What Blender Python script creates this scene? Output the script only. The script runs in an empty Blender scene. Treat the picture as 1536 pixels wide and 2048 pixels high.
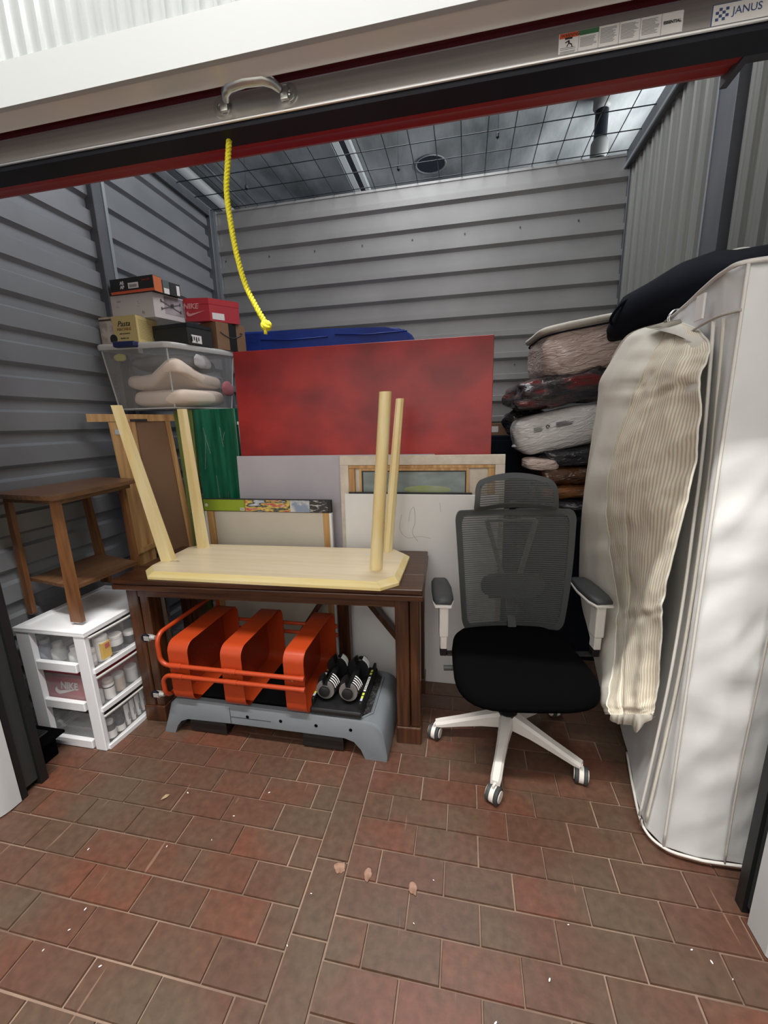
import bpy, bmesh, math, random
from mathutils import Vector, Matrix, noise
rnd = random.Random(7)
C = bpy.context.scene.collection
SC = bpy.context.scene

# ---------------------------------------------------------------- camera
cam_d = bpy.data.cameras.new('camera')
cam = bpy.data.objects.new('camera', cam_d)
C.objects.link(cam)
cam_d.sensor_fit = 'VERTICAL'
cam_d.sensor_height = 24.0
cam_d.lens = 804.26 / 2048 * 24.0
cam_d.clip_start = 0.02
RX = Vector((0.98056628, 0.19438014, -0.02657309))
RY = Vector((0.0167204, -0.21775416, -0.97586042))
RZ = Vector((-0.19547428, 0.95645151, -0.2167725))
mw = Matrix((( RX.x, -RY.x, -RZ.x, 0), (RX.y, -RY.y, -RZ.y, 0), (RX.z, -RY.z, -RZ.z, 1.5), (0, 0, 0, 1)))
cam.matrix_world = mw
SC.camera = cam

# ---------------------------------------------------------------- world, lights, exposure
W = bpy.data.worlds.new('world'); SC.world = W; W.use_nodes = True
bg = W.node_tree.nodes['Background']
bg.inputs[0].default_value = (0.80, 0.88, 1.0, 1)
bg.inputs[1].default_value = 0.20

def area(name, loc, target, sx, sy, power, col=(1, 1, 1)):
    d = bpy.data.lights.new(name, 'AREA'); d.shape = 'RECTANGLE'; d.size = sx; d.size_y = sy
    d.energy = power; d.color = col
    o = bpy.data.objects.new(name, d); C.objects.link(o); o.location = loc
    v = Vector(target) - Vector(loc)
    o.rotation_euler = v.to_track_quat('-Z', 'Y').to_euler()
    return o
area('hall_tube_light', (-0.4, 0.19, 4.22), (-0.4, 0.45, 0), 2.6, 0.06, 140, (1.0, 0.97, 0.92))
area('hall_bounce_fill', (-0.4, -1.1, 3.0), (-0.5, 2.0, 0.9), 3.0, 1.2, 11, (1.0, 0.97, 0.93))  # added broad fill standing in for hallway bounce, not a fixture
area('next_hall_light', (2.4, 4.3, 3.4), (1.2, 4.6, 4.3), 1.5, 0.3, 75, (0.95, 1.0, 1.0))
area('hall_wall_fill', (-0.4, -0.4, 3.9), (-0.5, -1.9, 2.6), 3.0, 0.3, 45, (1.0, 0.95, 0.90))  # added fill on the opposite wall, gives the door bar something bright to reflect
area('rear_hall_light', (-1.0, 5.2, 3.3), (-0.7, 3.2, 4.3), 3.0, 0.3, 3, (0.92, 0.98, 1.0))
area('unit_top_fill', (-0.3, 2.5, 4.1), (-0.4, 2.5, 0), 2.2, 1.4, 40, (0.97, 0.98, 1.0))  # added soft overhead fill standing in for ceiling light and bounce
SC.view_settings.view_transform = 'Standard'
SC.view_settings.look = 'None'
SC.view_settings.exposure = 0.45
SC.view_settings.gamma = 1.0
SC.view_settings.use_curve_mapping = False
try:
    SC.cycles.max_bounces = 8; SC.cycles.transparent_max_bounces = 16
    SC.cycles.use_denoising = True
except Exception: pass

# ---------------------------------------------------------------- materials
def M(name, col, rough=0.5, metal=0.0, col2=None, scale=6.0, stretch=(1, 1, 1), bump=0.0, bscale=None,
      alpha=1.0, spec=0.5, rand=0.0, contrast=(0.35, 0.65), detail=6.0, bstretch=None, coat=0.0, rr=None):
    m = bpy.data.materials.new(name); m.use_nodes = True
    nt = m.node_tree; N = nt.nodes; L = nt.links
    p = N['Principled BSDF']
    p.inputs['Roughness'].default_value = rough
    p.inputs['Metallic'].default_value = metal
    p.inputs['Specular IOR Level'].default_value = spec
    p.inputs['Alpha'].default_value = alpha
    if coat: p.inputs['Coat Weight'].default_value = coat; p.inputs['Coat Roughness'].default_value = 0.15
    c = (*col, 1)
    p.inputs['Base Color'].default_value = c
    out = None
    if col2 is not None or bump or rr:
        tc = N.new('ShaderNodeTexCoord')
        mp = N.new('ShaderNodeMapping'); mp.inputs['Scale'].default_value = stretch
        L.new(tc.outputs['Object'], mp.inputs['Vector'])
        if rand:
            oi = N.new('ShaderNodeObjectInfo')
            mm = N.new('ShaderNodeMath'); mm.operation = 'MULTIPLY'; mm.inputs[1].default_value = 40
            L.new(oi.outputs['Random'], mm.inputs[0])
            cx = N.new('ShaderNodeCombineXYZ'); L.new(mm.outputs[0], cx.inputs[0]); L.new(mm.outputs[0], cx.inputs[2])
            L.new(cx.outputs[0], mp.inputs['Location'])
    if col2 is not None:
        n = N.new('ShaderNodeTexNoise'); n.inputs['Scale'].default_value = scale; n.inputs['Detail'].default_value = detail
        L.new(mp.outputs[0], n.inputs['Vector'])
        r = N.new('ShaderNodeValToRGB')
        r.color_ramp.elements[0].position = contrast[0]; r.color_ramp.elements[0].color = c
        r.color_ramp.elements[1].position = contrast[1]; r.color_ramp.elements[1].color = (*col2, 1)
        L.new(n.outputs[0], r.inputs[0]); out = r.outputs[0]
        if rr:
            mr = N.new('ShaderNodeMapRange'); mr.inputs[3].default_value = rr[0]; mr.inputs[4].default_value = rr[1]
            L.new(n.outputs[0], mr.inputs[0]); L.new(mr.outputs[0], p.inputs['Roughness'])
    if rand:
        oi2 = N.new('ShaderNodeObjectInfo')
        h = N.new('ShaderNodeHueSaturation')
        mr = N.new('ShaderNodeMapRange'); mr.inputs[3].default_value = 1 - rand; mr.inputs[4].default_value = 1 + rand
        L.new(oi2.outputs['Random'], mr.inputs[0]); L.new(mr.outputs[0], h.inputs['Value'])
        if out: L.new(out, h.inputs['Color'])
        else: h.inputs['Color'].default_value = c
        out = h.outputs[0]
    if out: L.new(out, p.inputs['Base Color'])
    if bump:
        n2 = N.new('ShaderNodeTexNoise'); n2.inputs['Scale'].default_value = bscale or scale; n2.inputs['Detail'].default_value = 4
        if bstretch:
            mp2 = N.new('ShaderNodeMapping'); mp2.inputs['Scale'].default_value = bstretch
            L.new(tc.outputs['Object'], mp2.inputs['Vector']); L.new(mp2.outputs[0], n2.inputs['Vector'])
        else: L.new(mp.outputs[0], n2.inputs['Vector'])
        b = N.new('ShaderNodeBump'); b.inputs['Strength'].default_value = bump; b.inputs['Distance'].default_value = 0.01
        L.new(n2.outputs[0], b.inputs['Height']); L.new(b.outputs[0], p.inputs['Normal'])
    return m

m_steel = M('grey_painted_steel', (0.24, 0.255, 0.275), 0.42, 0.3, (0.29, 0.305, 0.325), 2.5, (1, 1, 1), 0.03, 30)
m_steel_b = M('grey_painted_steel_rear', (0.31, 0.31, 0.305), 0.42, 0.25, (0.36, 0.36, 0.355), 2.5, bump=0.03, bscale=30)
m_steel_r = M('grey_beige_corrugated_steel', (0.19, 0.20, 0.185), 0.55, 0.15, (0.225, 0.23, 0.21), 3, (1, 60, 0.4), 0.15, 4, bstretch=(1, 60, 0.3))
m_post = M('dark_galvanised_post', (0.10, 0.11, 0.125), 0.5, 0.4, (0.15, 0.16, 0.175), 5, (1, 1, 0.3))
m_edge = M('bright_steel_edge', (0.42, 0.45, 0.48), 0.4, 0.7)
m_white = M('white_enamel_steel', (0.56, 0.575, 0.58), 0.35, 0, (0.60, 0.61, 0.62), 3)
m_soffit = M('white_enamel_soffit', (0.74, 0.72, 0.70), 0.18, 0.1, (0.68, 0.66, 0.64), 2, (0.3, 8, 8))
m_rib = M('white_glossy_ribbed_steel', (0.50, 0.53, 0.53), 0.22, 0.4)
m_curtain = M('shaded_red_door_steel', (0.20, 0.006, 0.014), 0.35, 0.1)  # darker copy of the door red, shade under the header put into the colour
m_drum = M('red_door_roll', (0.36, 0.018, 0.014), 0.45, 0.1)
m_alu = M('brushed_aluminium', (0.66, 0.65, 0.63), 0.28, 0.95, (0.78, 0.77, 0.75), 3, (0.6, 40, 40))
m_rubber = M('black_rubber', (0.005, 0.007, 0.013), 0.5, 0, (0.008, 0.011, 0.020), 8, spec=0.25)
m_track = M('black_track', (0.012, 0.013, 0.014), 0.45, 0.2)
m_track2 = M('grey_track_insert', (0.05, 0.055, 0.055), 0.5, 0.4)
m_chrome = M('chrome', (0.75, 0.75, 0.74), 0.15, 1.0)
m_zinc = M('zinc', (0.66, 0.66, 0.64), 0.35, 0.6)
m_satin = M('satin_nickel', (0.55, 0.56, 0.53), 0.3, 0.95, bump=0.03, bscale=20)
m_grout = M('grout', (0.115, 0.070, 0.050), 0.85, 0, (0.30, 0.21, 0.155), 2.6, bump=0.3, bscale=60)
m_conc = M('concrete', (0.07, 0.08, 0.085), 0.8, 0, (0.34, 0.35, 0.36), 2.2, (1, 0.4, 1), 0.9, 7, contrast=(0.3, 0.7))
m_wire = M('dark_wire', (0.03, 0.035, 0.04), 0.5, 0.5)
m_pine = M('pale_pine', (0.90, 0.69, 0.30), 0.35, 0, (0.97, 0.83, 0.48), 3, (7, 7, 0.5), 0.05, 5)
m_pine_x = M('pale_pine_board', (0.84, 0.70, 0.46), 0.35, 0, (0.91, 0.79, 0.56), 3, (0.5, 9, 9), 0.04, 5)
m_pine_e = M('pale_pine_edge', (0.90, 0.70, 0.28), 0.35, 0, (0.97, 0.82, 0.44), 3, (0.8, 9, 14), 0.04, 5)
m_pine_d = M('orange_pine', (0.40, 0.20, 0.065), 0.45, 0, (0.64, 0.39, 0.16), 3, (13, 13, 0.5), 0.05, 5)
m_brown = M('dark_brown_wood', (0.030, 0.010, 0.004), 0.32, 0, (0.105, 0.036, 0.012), 4, (0.8, 14, 14), 0.08, 6, contrast=(0.35, 0.75), coat=0.12)
m_brown_v = M('dark_brown_wood_upright', (0.030, 0.010, 0.004), 0.35, 0, (0.105, 0.036, 0.011), 4, (14, 14, 0.8), 0.08, 6, contrast=(0.35, 0.75), coat=0.12)
m_walnut = M('walnut', (0.11, 0.052, 0.025), 0.35, 0, (0.19, 0.095, 0.045), 4, (14, 1.2, 14), 0.03, 6)
m_walnut_v = M('walnut_leg', (0.13, 0.052, 0.020), 0.38, 0, (0.22, 0.095, 0.036), 4, (10, 10, 1), 0.03, 6)
m_wplas = M('white_plastic', (0.84, 0.85, 0.88), 0.35, 0)
m_chairw = M('off_white_chair_plastic', (0.76, 0.72, 0.68), 0.4, 0)
m_red = M('red_acrylic_paint', (0.23, 0.010, 0.011), 0.38, 0, (0.43, 0.022, 0.019), 3.2, (1, 1, 1.3), 0.12, 7, contrast=(0.36, 0.62), bstretch=(1, 1, 3), detail=9.0)
m_lav = M('lavender_grey_paint', (0.42, 0.39, 0.44), 0.55, 0, (0.50, 0.47, 0.51), 2.5, bump=0.1, bscale=9)
m_cwhite = M('white_canvas', (0.74, 0.73, 0.72), 0.6, 0, (0.82, 0.81, 0.80), 2.0, bump=0.06, bscale=30)
m_ccream = M('cream_raw_canvas', (0.62, 0.55, 0.45), 0.8, 0, (0.74, 0.67, 0.57), 14, bump=0.3, bscale=40)
m_board = M('pale_hardboard', (0.56, 0.52, 0.44), 0.6, 0, (0.62, 0.58, 0.50), 3)
m_cardb = M('cardboard', (0.21, 0.115, 0.06), 0.75, 0, (0.25, 0.14, 0.075), 3, bump=0.03, bscale=40)
m_hardb = M('brown_hardboard', (0.20, 0.105, 0.055), 0.6, 0, (0.235, 0.13, 0.07), 2)
m_green = M('green_painted_wood_in_film', (0.006, 0.085, 0.045), 0.16, 0, (0.02, 0.20, 0.11), 3, (9, 3, 0.6), 0.35, 4, bstretch=(3, 3, 1), coat=0.6)
m_olive = M('olive_film', (0.07, 0.11, 0.030), 0.3, 0, (0.18, 0.22, 0.06), 3, (6, 6, 0.5), 0.2, 6)
m_blue = M('blue_tarp', (0.008, 0.03, 0.22), 0.42, 0, (0.015, 0.055, 0.34), 4, bump=0.6, bscale=7, bstretch=(0.6, 1, 2))
m_black = M('black_fabric', (0.0022, 0.0022, 0.0026), 0.95, 0, spec=0.03)
m_blackp = M('black_plastic', (0.010, 0.010, 0.011), 0.4, 0)
m_greyp = M('dark_grey_pad', (0.045, 0.048, 0.050), 0.5, 0)
m_deck = M('slate_grey_plastic', (0.16, 0.18, 0.20), 0.45, 0, (0.18, 0.20, 0.22), 4)
m_mat = M('speckled_black_mat', (0.008, 0.008, 0.009), 0.8, 0, (0.09, 0.09, 0.09), 90, contrast=(0.5, 0.75))
m_orange = M('orange_powder_coat', (0.40, 0.046, 0.010), 0.33, 0)
m_frame_g = M('mesh_frame_grey', (0.045, 0.050, 0.050), 0.6, 0)
m_yrope = M('yellow_rope', (0.80, 0.72, 0.03), 0.5, 0, bump=0.4, bscale=160)
m_bagwhite = M('white_nonwoven_cloth', (0.66, 0.665, 0.66), 0.85, 0, (0.76, 0.77, 0.765), 2.2, (1, 1, 0.8), 0.55, 5, spec=0.2)
m_navy = M('black_cloth', (0.006, 0.008, 0.014), 0.85, 0, bump=0.3, bscale=9, spec=0.15)
m_label = M('paper_label', (0.80, 0.79, 0.76), 0.6, 0)
m_dark = M('printing_black', (0.02, 0.02, 0.02), 0.6, 0)
m_grey = M('printing_grey', (0.30, 0.30, 0.30), 0.6, 0)
m_navyp = M('printing_navy', (0.05, 0.09, 0.22), 0.5, 0)
m_offw = M('printing_white', (0.82, 0.80, 0.78), 0.6, 0)

def frosted(name, col, a, rough=0.25):
    m = M(name, col, rough, 0, alpha=a, spec=0.6)
    return m
m_clear = frosted('frosted_clear_plastic', (0.62, 0.64, 0.66), 0.17)
m_tote = frosted('clear_tote_plastic', (0.62, 0.62, 0.62), 0.22)
m_film = frosted('clear_film', (0.7, 0.7, 0.7), 0.16, 0.12)
m_rim = frosted('milky_rim_plastic', (0.66, 0.66, 0.64), 0.8)

def stripe_mat():
    m = bpy.data.materials.new('ticking_stripe_cloth'); m.use_nodes = True
    nt = m.node_tree; N = nt.nodes; L = nt.links; p = N['Principled BSDF']; p.inputs['Roughness'].default_value = 0.9
    p.inputs['Specular IOR Level'].default_value = 0.15
    uv = N.new('ShaderNodeUVMap'); uv.uv_map = 'uv'
    w = N.new('ShaderNodeTexWave'); w.wave_type = 'BANDS'; w.bands_direction = 'X'; w.inputs['Scale'].default_value = 16.0
    w.inputs['Distortion'].default_value = 0.0
    L.new(uv.outputs[0], w.inputs['Vector'])
    r = N.new('ShaderNodeValToRGB'); r.color_ramp.elements[0].position = 0.25; r.color_ramp.elements[0].color = (0.60, 0.51, 0.38, 1)
    r.color_ramp.elements[1].position = 0.55; r.color_ramp.elements[1].color = (0.80, 0.76, 0.64, 1)
    L.new(w.outputs[0], r.inputs[0]); L.new(r.outputs[0], p.inputs['Base Color'])
    n = N.new('ShaderNodeTexNoise'); n.inputs['Scale'].default_value = 9
    tc = N.new('ShaderNodeTexCoord'); L.new(tc.outputs['Object'], n.inputs['Vector'])
    b = N.new('ShaderNodeBump'); b.inputs['Strength'].default_value = 0.5; b.inputs['Distance'].default_value = 0.02
    L.new(n.outputs[0], b.inputs['Height']); L.new(b.outputs[0], p.inputs['Normal'])
    return m
m_stripe = stripe_mat()
m_gusset = M('plain_beige_cloth', (0.66, 0.63, 0.55), 0.9, 0, (0.72, 0.69, 0.61), 4, bump=0.5, bscale=8, spec=0.15)

def mesh_mat(name, sc_lines, a_lo, a_hi, col, bands='Z'):
    m = M(name, col, 0.7); nt = m.node_tree; N = nt.nodes; L = nt.links; p = N['Principled BSDF']
    tc = N.new('ShaderNodeTexCoord'); w = N.new('ShaderNodeTexWave'); w.bands_direction = bands
    w.inputs['Scale'].default_value = sc_lines
    L.new(tc.outputs['Object'], w.inputs['Vector'])
    r = N.new('ShaderNodeMapRange'); r.inputs[3].default_value = a_lo; r.inputs[4].default_value = a_hi
    L.new(w.outputs[0], r.inputs[0]); L.new(r.outputs[0], p.inputs['Alpha'])
    return m
m_netting = mesh_mat('grey_chair_netting', 30, 0.50, 0.96, (0.062, 0.068, 0.068))

def mixmat(name, cols, scale=5, rough=0.22, bump=0.8):
    m = bpy.data.materials.new(name); m.use_nodes = True; nt = m.node_tree; N = nt.nodes; L = nt.links; p = N['Principled BSDF']; p.inputs['Roughness'].default_value = rough
    tc = N.new('ShaderNodeTexCoord'); mp = N.new('ShaderNodeMapping'); mp.inputs['Scale'].default_value = (1, 1, 3.6); L.new(tc.outputs['Object'], mp.inputs[0])
    n = N.new('ShaderNodeTexNoise'); n.inputs['Scale'].default_value = scale; n.inputs['Detail'].default_value = 3; L.new(mp.outputs[0], n.inputs[0])
    r = N.new('ShaderNodeValToRGB'); r.color_ramp.interpolation = 'EASE'; e = r.color_ramp.elements
    e[0].position = 0.3; e[0].color = (*cols[0], 1); e[1].position = 0.72; e[1].color = (*cols[-1], 1)
    for i, c in enumerate(cols[1:-1]): q = e.new(0.3 + 0.42 * (i + 1) / (len(cols) - 1)); q.color = (*c, 1)
    L.new(n.outputs[0], r.inputs[0]); L.new(r.outputs[0], p.inputs['Base Color'])
    n2 = N.new('ShaderNodeTexNoise'); n2.inputs['Scale'].default_value = 13; n2.inputs['Distortion'].default_value = 1.5; L.new(mp.outputs[0], n2.inputs[0])
    b = N.new('ShaderNodeBump'); b.inputs['Strength'].default_value = bump; b.inputs['Distance'].default_value = 0.02; L.new(n2.outputs[0], b.inputs['Height']); L.new(b.outputs[0], p.inputs['Normal'])
    p.inputs['Coat Weight'].default_value = 0.5; p.inputs['Coat Roughness'].default_value = 0.12
    return m
Rz = lambda a, t=0: Matrix.Rotation(a, 3, 'Z') @ Matrix.Rotation(t, 3, 'Y')
def perforated():
    m = M('perforated_orange_sheet', (0.42, 0.05, 0.015), 0.4); nt = m.node_tree; N = nt.nodes; L = nt.links; p = N['Principled BSDF']
    tc = N.new('ShaderNodeTexCoord'); sx = N.new('ShaderNodeSeparateXYZ'); L.new(tc.outputs['Object'], sx.inputs[0])
    def s(sock):
        a = N.new('ShaderNodeMath'); a.operation = 'MULTIPLY'; a.inputs[1].default_value = 420
        b = N.new('ShaderNodeMath'); b.operation = 'SINE'; L.new(sock, a.inputs[0]); L.new(a.outputs[0], b.inputs[0]); return b.outputs[0]
    k = N.new('ShaderNodeMath'); k.operation = 'MULTIPLY'; L.new(s(sx.outputs[1]), k.inputs[0]); L.new(s(sx.outputs[2]), k.inputs[1])
    g = N.new('ShaderNodeMath'); g.operation = 'LESS_THAN'; g.inputs[1].default_value = 0.55; L.new(k.outputs[0], g.inputs[0])
    L.new(g.outputs[0], p.inputs['Alpha'])
    return m
m_perf = perforated()

def tile_mat():
    m = bpy.data.materials.new('red_quarry_tile'); m.use_nodes = True
    nt = m.node_tree; N = nt.nodes; L = nt.links; p = N['Principled BSDF']
    geo = N.new('ShaderNodeNewGeometry'); oi = N.new('ShaderNodeObjectInfo')
    n1 = N.new('ShaderNodeTexNoise'); n1.inputs['Scale'].default_value = 3.0; n1.inputs['Detail'].default_value = 8
    n2 = N.new('ShaderNodeTexNoise'); n2.inputs['Scale'].default_value = 38; n2.inputs['Detail'].default_value = 5
    L.new(geo.outputs['Position'], n1.inputs['Vector']); L.new(geo.outputs['Position'], n2.inputs['Vector'])
    r0 = N.new('ShaderNodeValToRGB'); e = r0.color_ramp.elements
    e[0].position = 0; e[0].color = (0.094, 0.049, 0.032, 1); e[1].position = 1; e[1].color = (0.135, 0.050, 0.030, 1)
    e2 = e.new(0.55); e2.color = (0.104, 0.047, 0.030, 1)
    L.new(oi.outputs['Random'], r0.inputs[0])
    r1 = N.new('ShaderNodeValToRGB'); e = r1.color_ramp.elements
    e[0].position = 0.42; e[0].color = (0, 0, 0, 1); e[1].position = 0.64; e[1].color = (1, 1, 1, 1)
    L.new(n1.outputs[0], r1.inputs[0])
    mx = N.new('ShaderNodeMix'); mx.data_type = 'RGBA'; L.new(r1.outputs[0], mx.inputs[0])
    L.new(r0.outputs[0], mx.inputs[6]); mx.inputs[7].default_value = (0.092, 0.060, 0.038, 1)
    mx2 = N.new('ShaderNodeMix'); mx2.data_type = 'RGBA'; mx2.blend_type = 'OVERLAY'; mx2.inputs[0].default_value = 0.5
    L.new(mx.outputs[2], mx2.inputs[6]); L.new(n2.outputs[0], mx2.inputs[7])
    L.new(mx2.outputs[2], p.inputs['Base Color'])
    # pale scratches: thin stretched noise ridges
    mp = N.new('ShaderNodeMapping'); mp.inputs['Rotation'].default_value = (0, 0, 0.9); mp.inputs['Scale'].default_value = (26, 1.6, 1)
    L.new(geo.outputs['Position'], mp.inputs['Vector'])
    n3 = N.new('ShaderNodeTexNoise'); n3.inputs['Scale'].default_value = 2.2; n3.inputs['Detail'].default_value = 2; L.new(mp.outputs[0], n3.inputs['Vector'])
    r3 = N.new('ShaderNodeValToRGB'); e = r3.color_ramp.elements; e[0].position = 0.70; e[0].color = (0, 0, 0, 1); e[1].position = 0.74; e[1].color = (0.35, 0.35, 0.35, 1)
    L.new(n3.outputs[0], r3.inputs[0])
    mx3 = N.new('ShaderNodeMix'); mx3.data_type = 'RGBA'; L.new(r3.outputs[0], mx3.inputs[0]); L.new(mx2.outputs[2], mx3.inputs[6]); mx3.inputs[7].default_value = (0.40, 0.24, 0.17, 1)
    L.new(mx3.outputs[2], p.inputs['Base Color'])
    mr = N.new('ShaderNodeMapRange'); mr.inputs[3].default_value = 0.28; mr.inputs[4].default_value = 0.55
    L.new(n1.outputs[0], mr.inputs[0]); L.new(mr.outputs[0], p.inputs['Roughness'])
    b = N.new('ShaderNodeBump'); b.inputs['Strength'].default_value = 0.18; b.inputs['Distance'].default_value = 0.004
    L.new(n2.outputs[0], b.inputs['Height']); L.new(b.outputs[0], p.inputs['Normal'])
    return m
m_tile = tile_mat()

# ---------------------------------------------------------------- mesh helpers
class B:
    def __init__(s): s.bm = bmesh.new()
    def hexa(s, p):
        v = [s.bm.verts.new(q) for q in p]
        for f in ((3, 2, 1, 0), (4, 5, 6, 7), (0, 1, 5, 4), (1, 2, 6, 5), (2, 3, 7, 6), (3, 0, 4, 7)):
            s.bm.faces.new([v[i] for i in f])
        return s
    def box(s, x0, x1, y0, y1, z0, z1, bev=0, seg=2):
        if bev:
            t = bmesh.new(); k = B.__new__(B); k.bm = t; k.box(x0, x1, y0, y1, z0, z1)
            bmesh.ops.bevel(t, geom=list(t.edges), offset=bev, segments=seg, profile=0.5, affect='EDGES')
            return s.merge(t)
        return s.hexa([(x0, y0, z0), (x1, y0, z0), (x1, y1, z0), (x0, y1, z0), (x0, y0, z1), (x1, y0, z1), (x1, y1, z1), (x0, y1, z1)])
    def merge(s, t, mat=None):
        me = bpy.data.meshes.new('t'); t.to_mesh(me); t.free()
        if mat: me.transform(mat)
        s.bm.from_mesh(me); bpy.data.meshes.remove(me); return s
    def bar(s, p0, p1, w0, w1=None):
        """near-vertical tapered bar, horizontal rectangular sections (wx, wy)"""
        w1 = w1 or w0
        r = []
        for p, w in ((p0, w0), (p1, w1)):
            a, b = w[0] / 2, w[1] / 2
            r += [(p[0] - a, p[1] - b, p[2]), (p[0] + a, p[1] - b, p[2]), (p[0] + a, p[1] + b, p[2]), (p[0] - a, p[1] + b, p[2])]
        return s.hexa(r)
    def beam(s, p0, p1, w, h, up=(0, 0, 1)):
        """box between any two points"""
        p0 = Vector(p0); p1 = Vector(p1); d = (p1 - p0).normalized(); a = d.cross(Vector(up)).normalized(); u = a.cross(d)
        r = []
        for p in (p0, p1):
            r += [p - a * w / 2 - u * h / 2, p + a * w / 2 - u * h / 2, p + a * w / 2 + u * h / 2, p - a * w / 2 + u * h / 2]
        return s.hexa(r)
    def loft(s, rings, cap=True, closed=True):
        R = [[s.bm.verts.new(q) for q in r] for r in rings]
        n = len(R[0])
        for a, b in zip(R, R[1:]):
            for i in range(n if closed else n - 1):
                j = (i + 1) % n
                try: s.bm.faces.new((a[i], a[j], b[j], b[i]))
                except ValueError: pass
        if cap and closed:
            s.bm.faces.new(R[0][::-1]); s.bm.faces.new(R[-1])
        return s
    def prism(s, poly, v):
        v = Vector(v); return s.loft([[Vector(q) for q in poly], [Vector(q) + v for q in poly]])
    def tube(s, pts, r, seg=8, closed=False, cap=True):
        P = [Vector(q) for q in pts]; n = len(P)
        rr = r if isinstance(r, (list, tuple)) else [r] * n
        rings = []; nrm = None
        for i, p in enumerate(P):
            if closed: d = P[(i + 1) % n] - P[i - 1]
            else: d = P[min(i + 1, n - 1)] - P[max(i - 1, 0)]
            if d.length < 1e-9: d = Vector((0, 0, 1))
            d.normalize()
            if nrm is None:
                nrm = d.orthogonal().normalized()
            else:
                nrm = (nrm - d * nrm.dot(d))
                nrm = nrm.normalized() if nrm.length > 1e-6 else d.orthogonal().normalized()
            b = d.cross(nrm)
            rings.append([p + (nrm * math.cos(t) + b * math.sin(t)) * rr[i] for t in [2 * math.pi * k / seg for k in range(seg)]])
        if closed: rings.append(rings[0])
        return s.loft(rings, cap and not closed)
    def lathe(s, prof, c=(0, 0, 0), axis='Z', seg=20):
        rings = []
        for r, h in prof:
            ring = []
            for k in range(seg):
                t = 2 * math.pi * k / seg; a, b = max(r, 1e-4) * math.cos(t), max(r, 1e-4) * math.sin(t)
                q = {'Z': (a, b, h), 'Y': (a, h, b), 'X': (h, a, b)}[axis]
                ring.append((c[0] + q[0], c[1] + q[1], c[2] + q[2]))
            rings.append(ring)
        return s.loft(rings)
    def blob(s, c, r, n=3.0, res=(28, 18), wr=0.0, ws=6.0, seed=0, rot=None, fold=1.0):
        """soft stuffed superellipsoid with wrinkles"""
        rings = []
        e = 2.0 / n
        f = lambda x, k: math.copysign(abs(x) ** k, x)
        R = rot or Matrix.Identity(3)
        for j in range(res[1] + 1):
            ph = -math.pi / 2 + math.pi * j / res[1]; ring = []
            for i in range(res[0]):
                th = 2 * math.pi * i / res[0]
                cp = max(math.cos(ph), 0.004)
                q = Vector((f(cp, e) * f(math.cos(th), e), f(cp, e) * f(math.sin(th), e), f(math.sin(ph), 2.0 / (2.3 if n < 4 else 2.9))))
                d = 1.0
                if wr:
                    w = Vector((q.x * r[0], q.y * r[1], q.z * r[2])) * ws + Vector((seed * 7.1, seed * 3.3, seed))
                    d = 1 + wr * (noise.noise(w) + 0.6 * noise.noise(Vector((w.x * 2.2, w.y * 2.2, w.z * 3.1 * fold))))
                ring.append(Vector(c) + R @ Vector((q.x * r[0] * d, q.y * r[1] * d, q.z * r[2] * d)))
            rings.append(ring)
        return s.loft(rings)
    def plate(s, pts, v):  # planar polygon given as 3D points, thickness vector v
        return s.prism(pts, v)
    def obj(s, name, mat, parent=None, smooth=False, angle=None, kind=None, label=None):
        bmesh.ops.recalc_face_normals(s.bm, faces=s.bm.faces)
        me = bpy.data.meshes.new(name); s.bm.to_mesh(me); s.bm.free()
        me.materials.append(mat)
        if smooth:
            me.polygons.foreach_set('use_smooth', [True] * len(me.polygons))
            if angle is not None:
                try: me.set_sharp_from_angle(angle=math.radians(angle))
                except Exception: pass
        o = bpy.data.objects.new(name, me); C.objects.link(o)
        if parent is not None:
            o.parent = parent
        if kind: o['kind'] = kind
        if label: o['label'] = label
        return o

def tag(o, label, cat, group=None):
    o['label'] = label; o['category'] = cat
    if group: o['group'] = group
    return o
def thing(name, label, cat, loc=(0, 0, 0), rot=(0, 0, 0), group=None):
    o = bpy.data.objects.new(name, None); C.objects.link(o); o.location = loc; o.rotation_euler = rot
    o.empty_display_size = 0.05
    return tag(o, label, cat, group)
def struct(b, name, mat, parent=None, **k):
    o = b.obj(name, mat, parent, **k)
    if parent is None: o['kind'] = 'structure'
    return o
def dup(o, parent=None, loc=None, label=None):
    c = o.copy(); C.objects.link(c)
    if parent is not None: c.parent = parent
    if loc is not None: c.location = loc
    if label: c['label'] = label
    for ch in o.children: dup(ch, c)
    return c
def rel(*pts, o=(0, 0, 0)): return [(p[0] - o[0], p[1] - o[1], p[2] - o[2]) for p in pts]
def text(txt, size, mat, parent, name='lettering', loc=(0, 0, 0), rot=(0, 0, 0), depth=0.0006, xs=1.0, shear=0, align='CENTER', label=None, bold=0):
    cu = bpy.data.curves.new('t', 'FONT'); cu.body = txt; cu.size = size; cu.extrude = depth; cu.align_x = align; cu.align_y = 'CENTER'
    cu.shear = shear; cu.resolution_u = 3; cu.offset = bold
    o = bpy.data.objects.new('t', cu); C.objects.link(o)
    dg = bpy.context.evaluated_depsgraph_get()
    me = bpy.data.meshes.new_from_object(o.evaluated_get(dg)); me.materials.clear(); me.materials.append(mat)
    bpy.data.objects.remove(o); bpy.data.curves.remove(cu)
    q = bpy.data.objects.new(name, me); C.objects.link(q); q.parent = parent; q.location = loc; q.rotation_euler = rot; q.scale = (xs, 1, 1)
    if label: q['label'] = label
    return q
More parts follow.
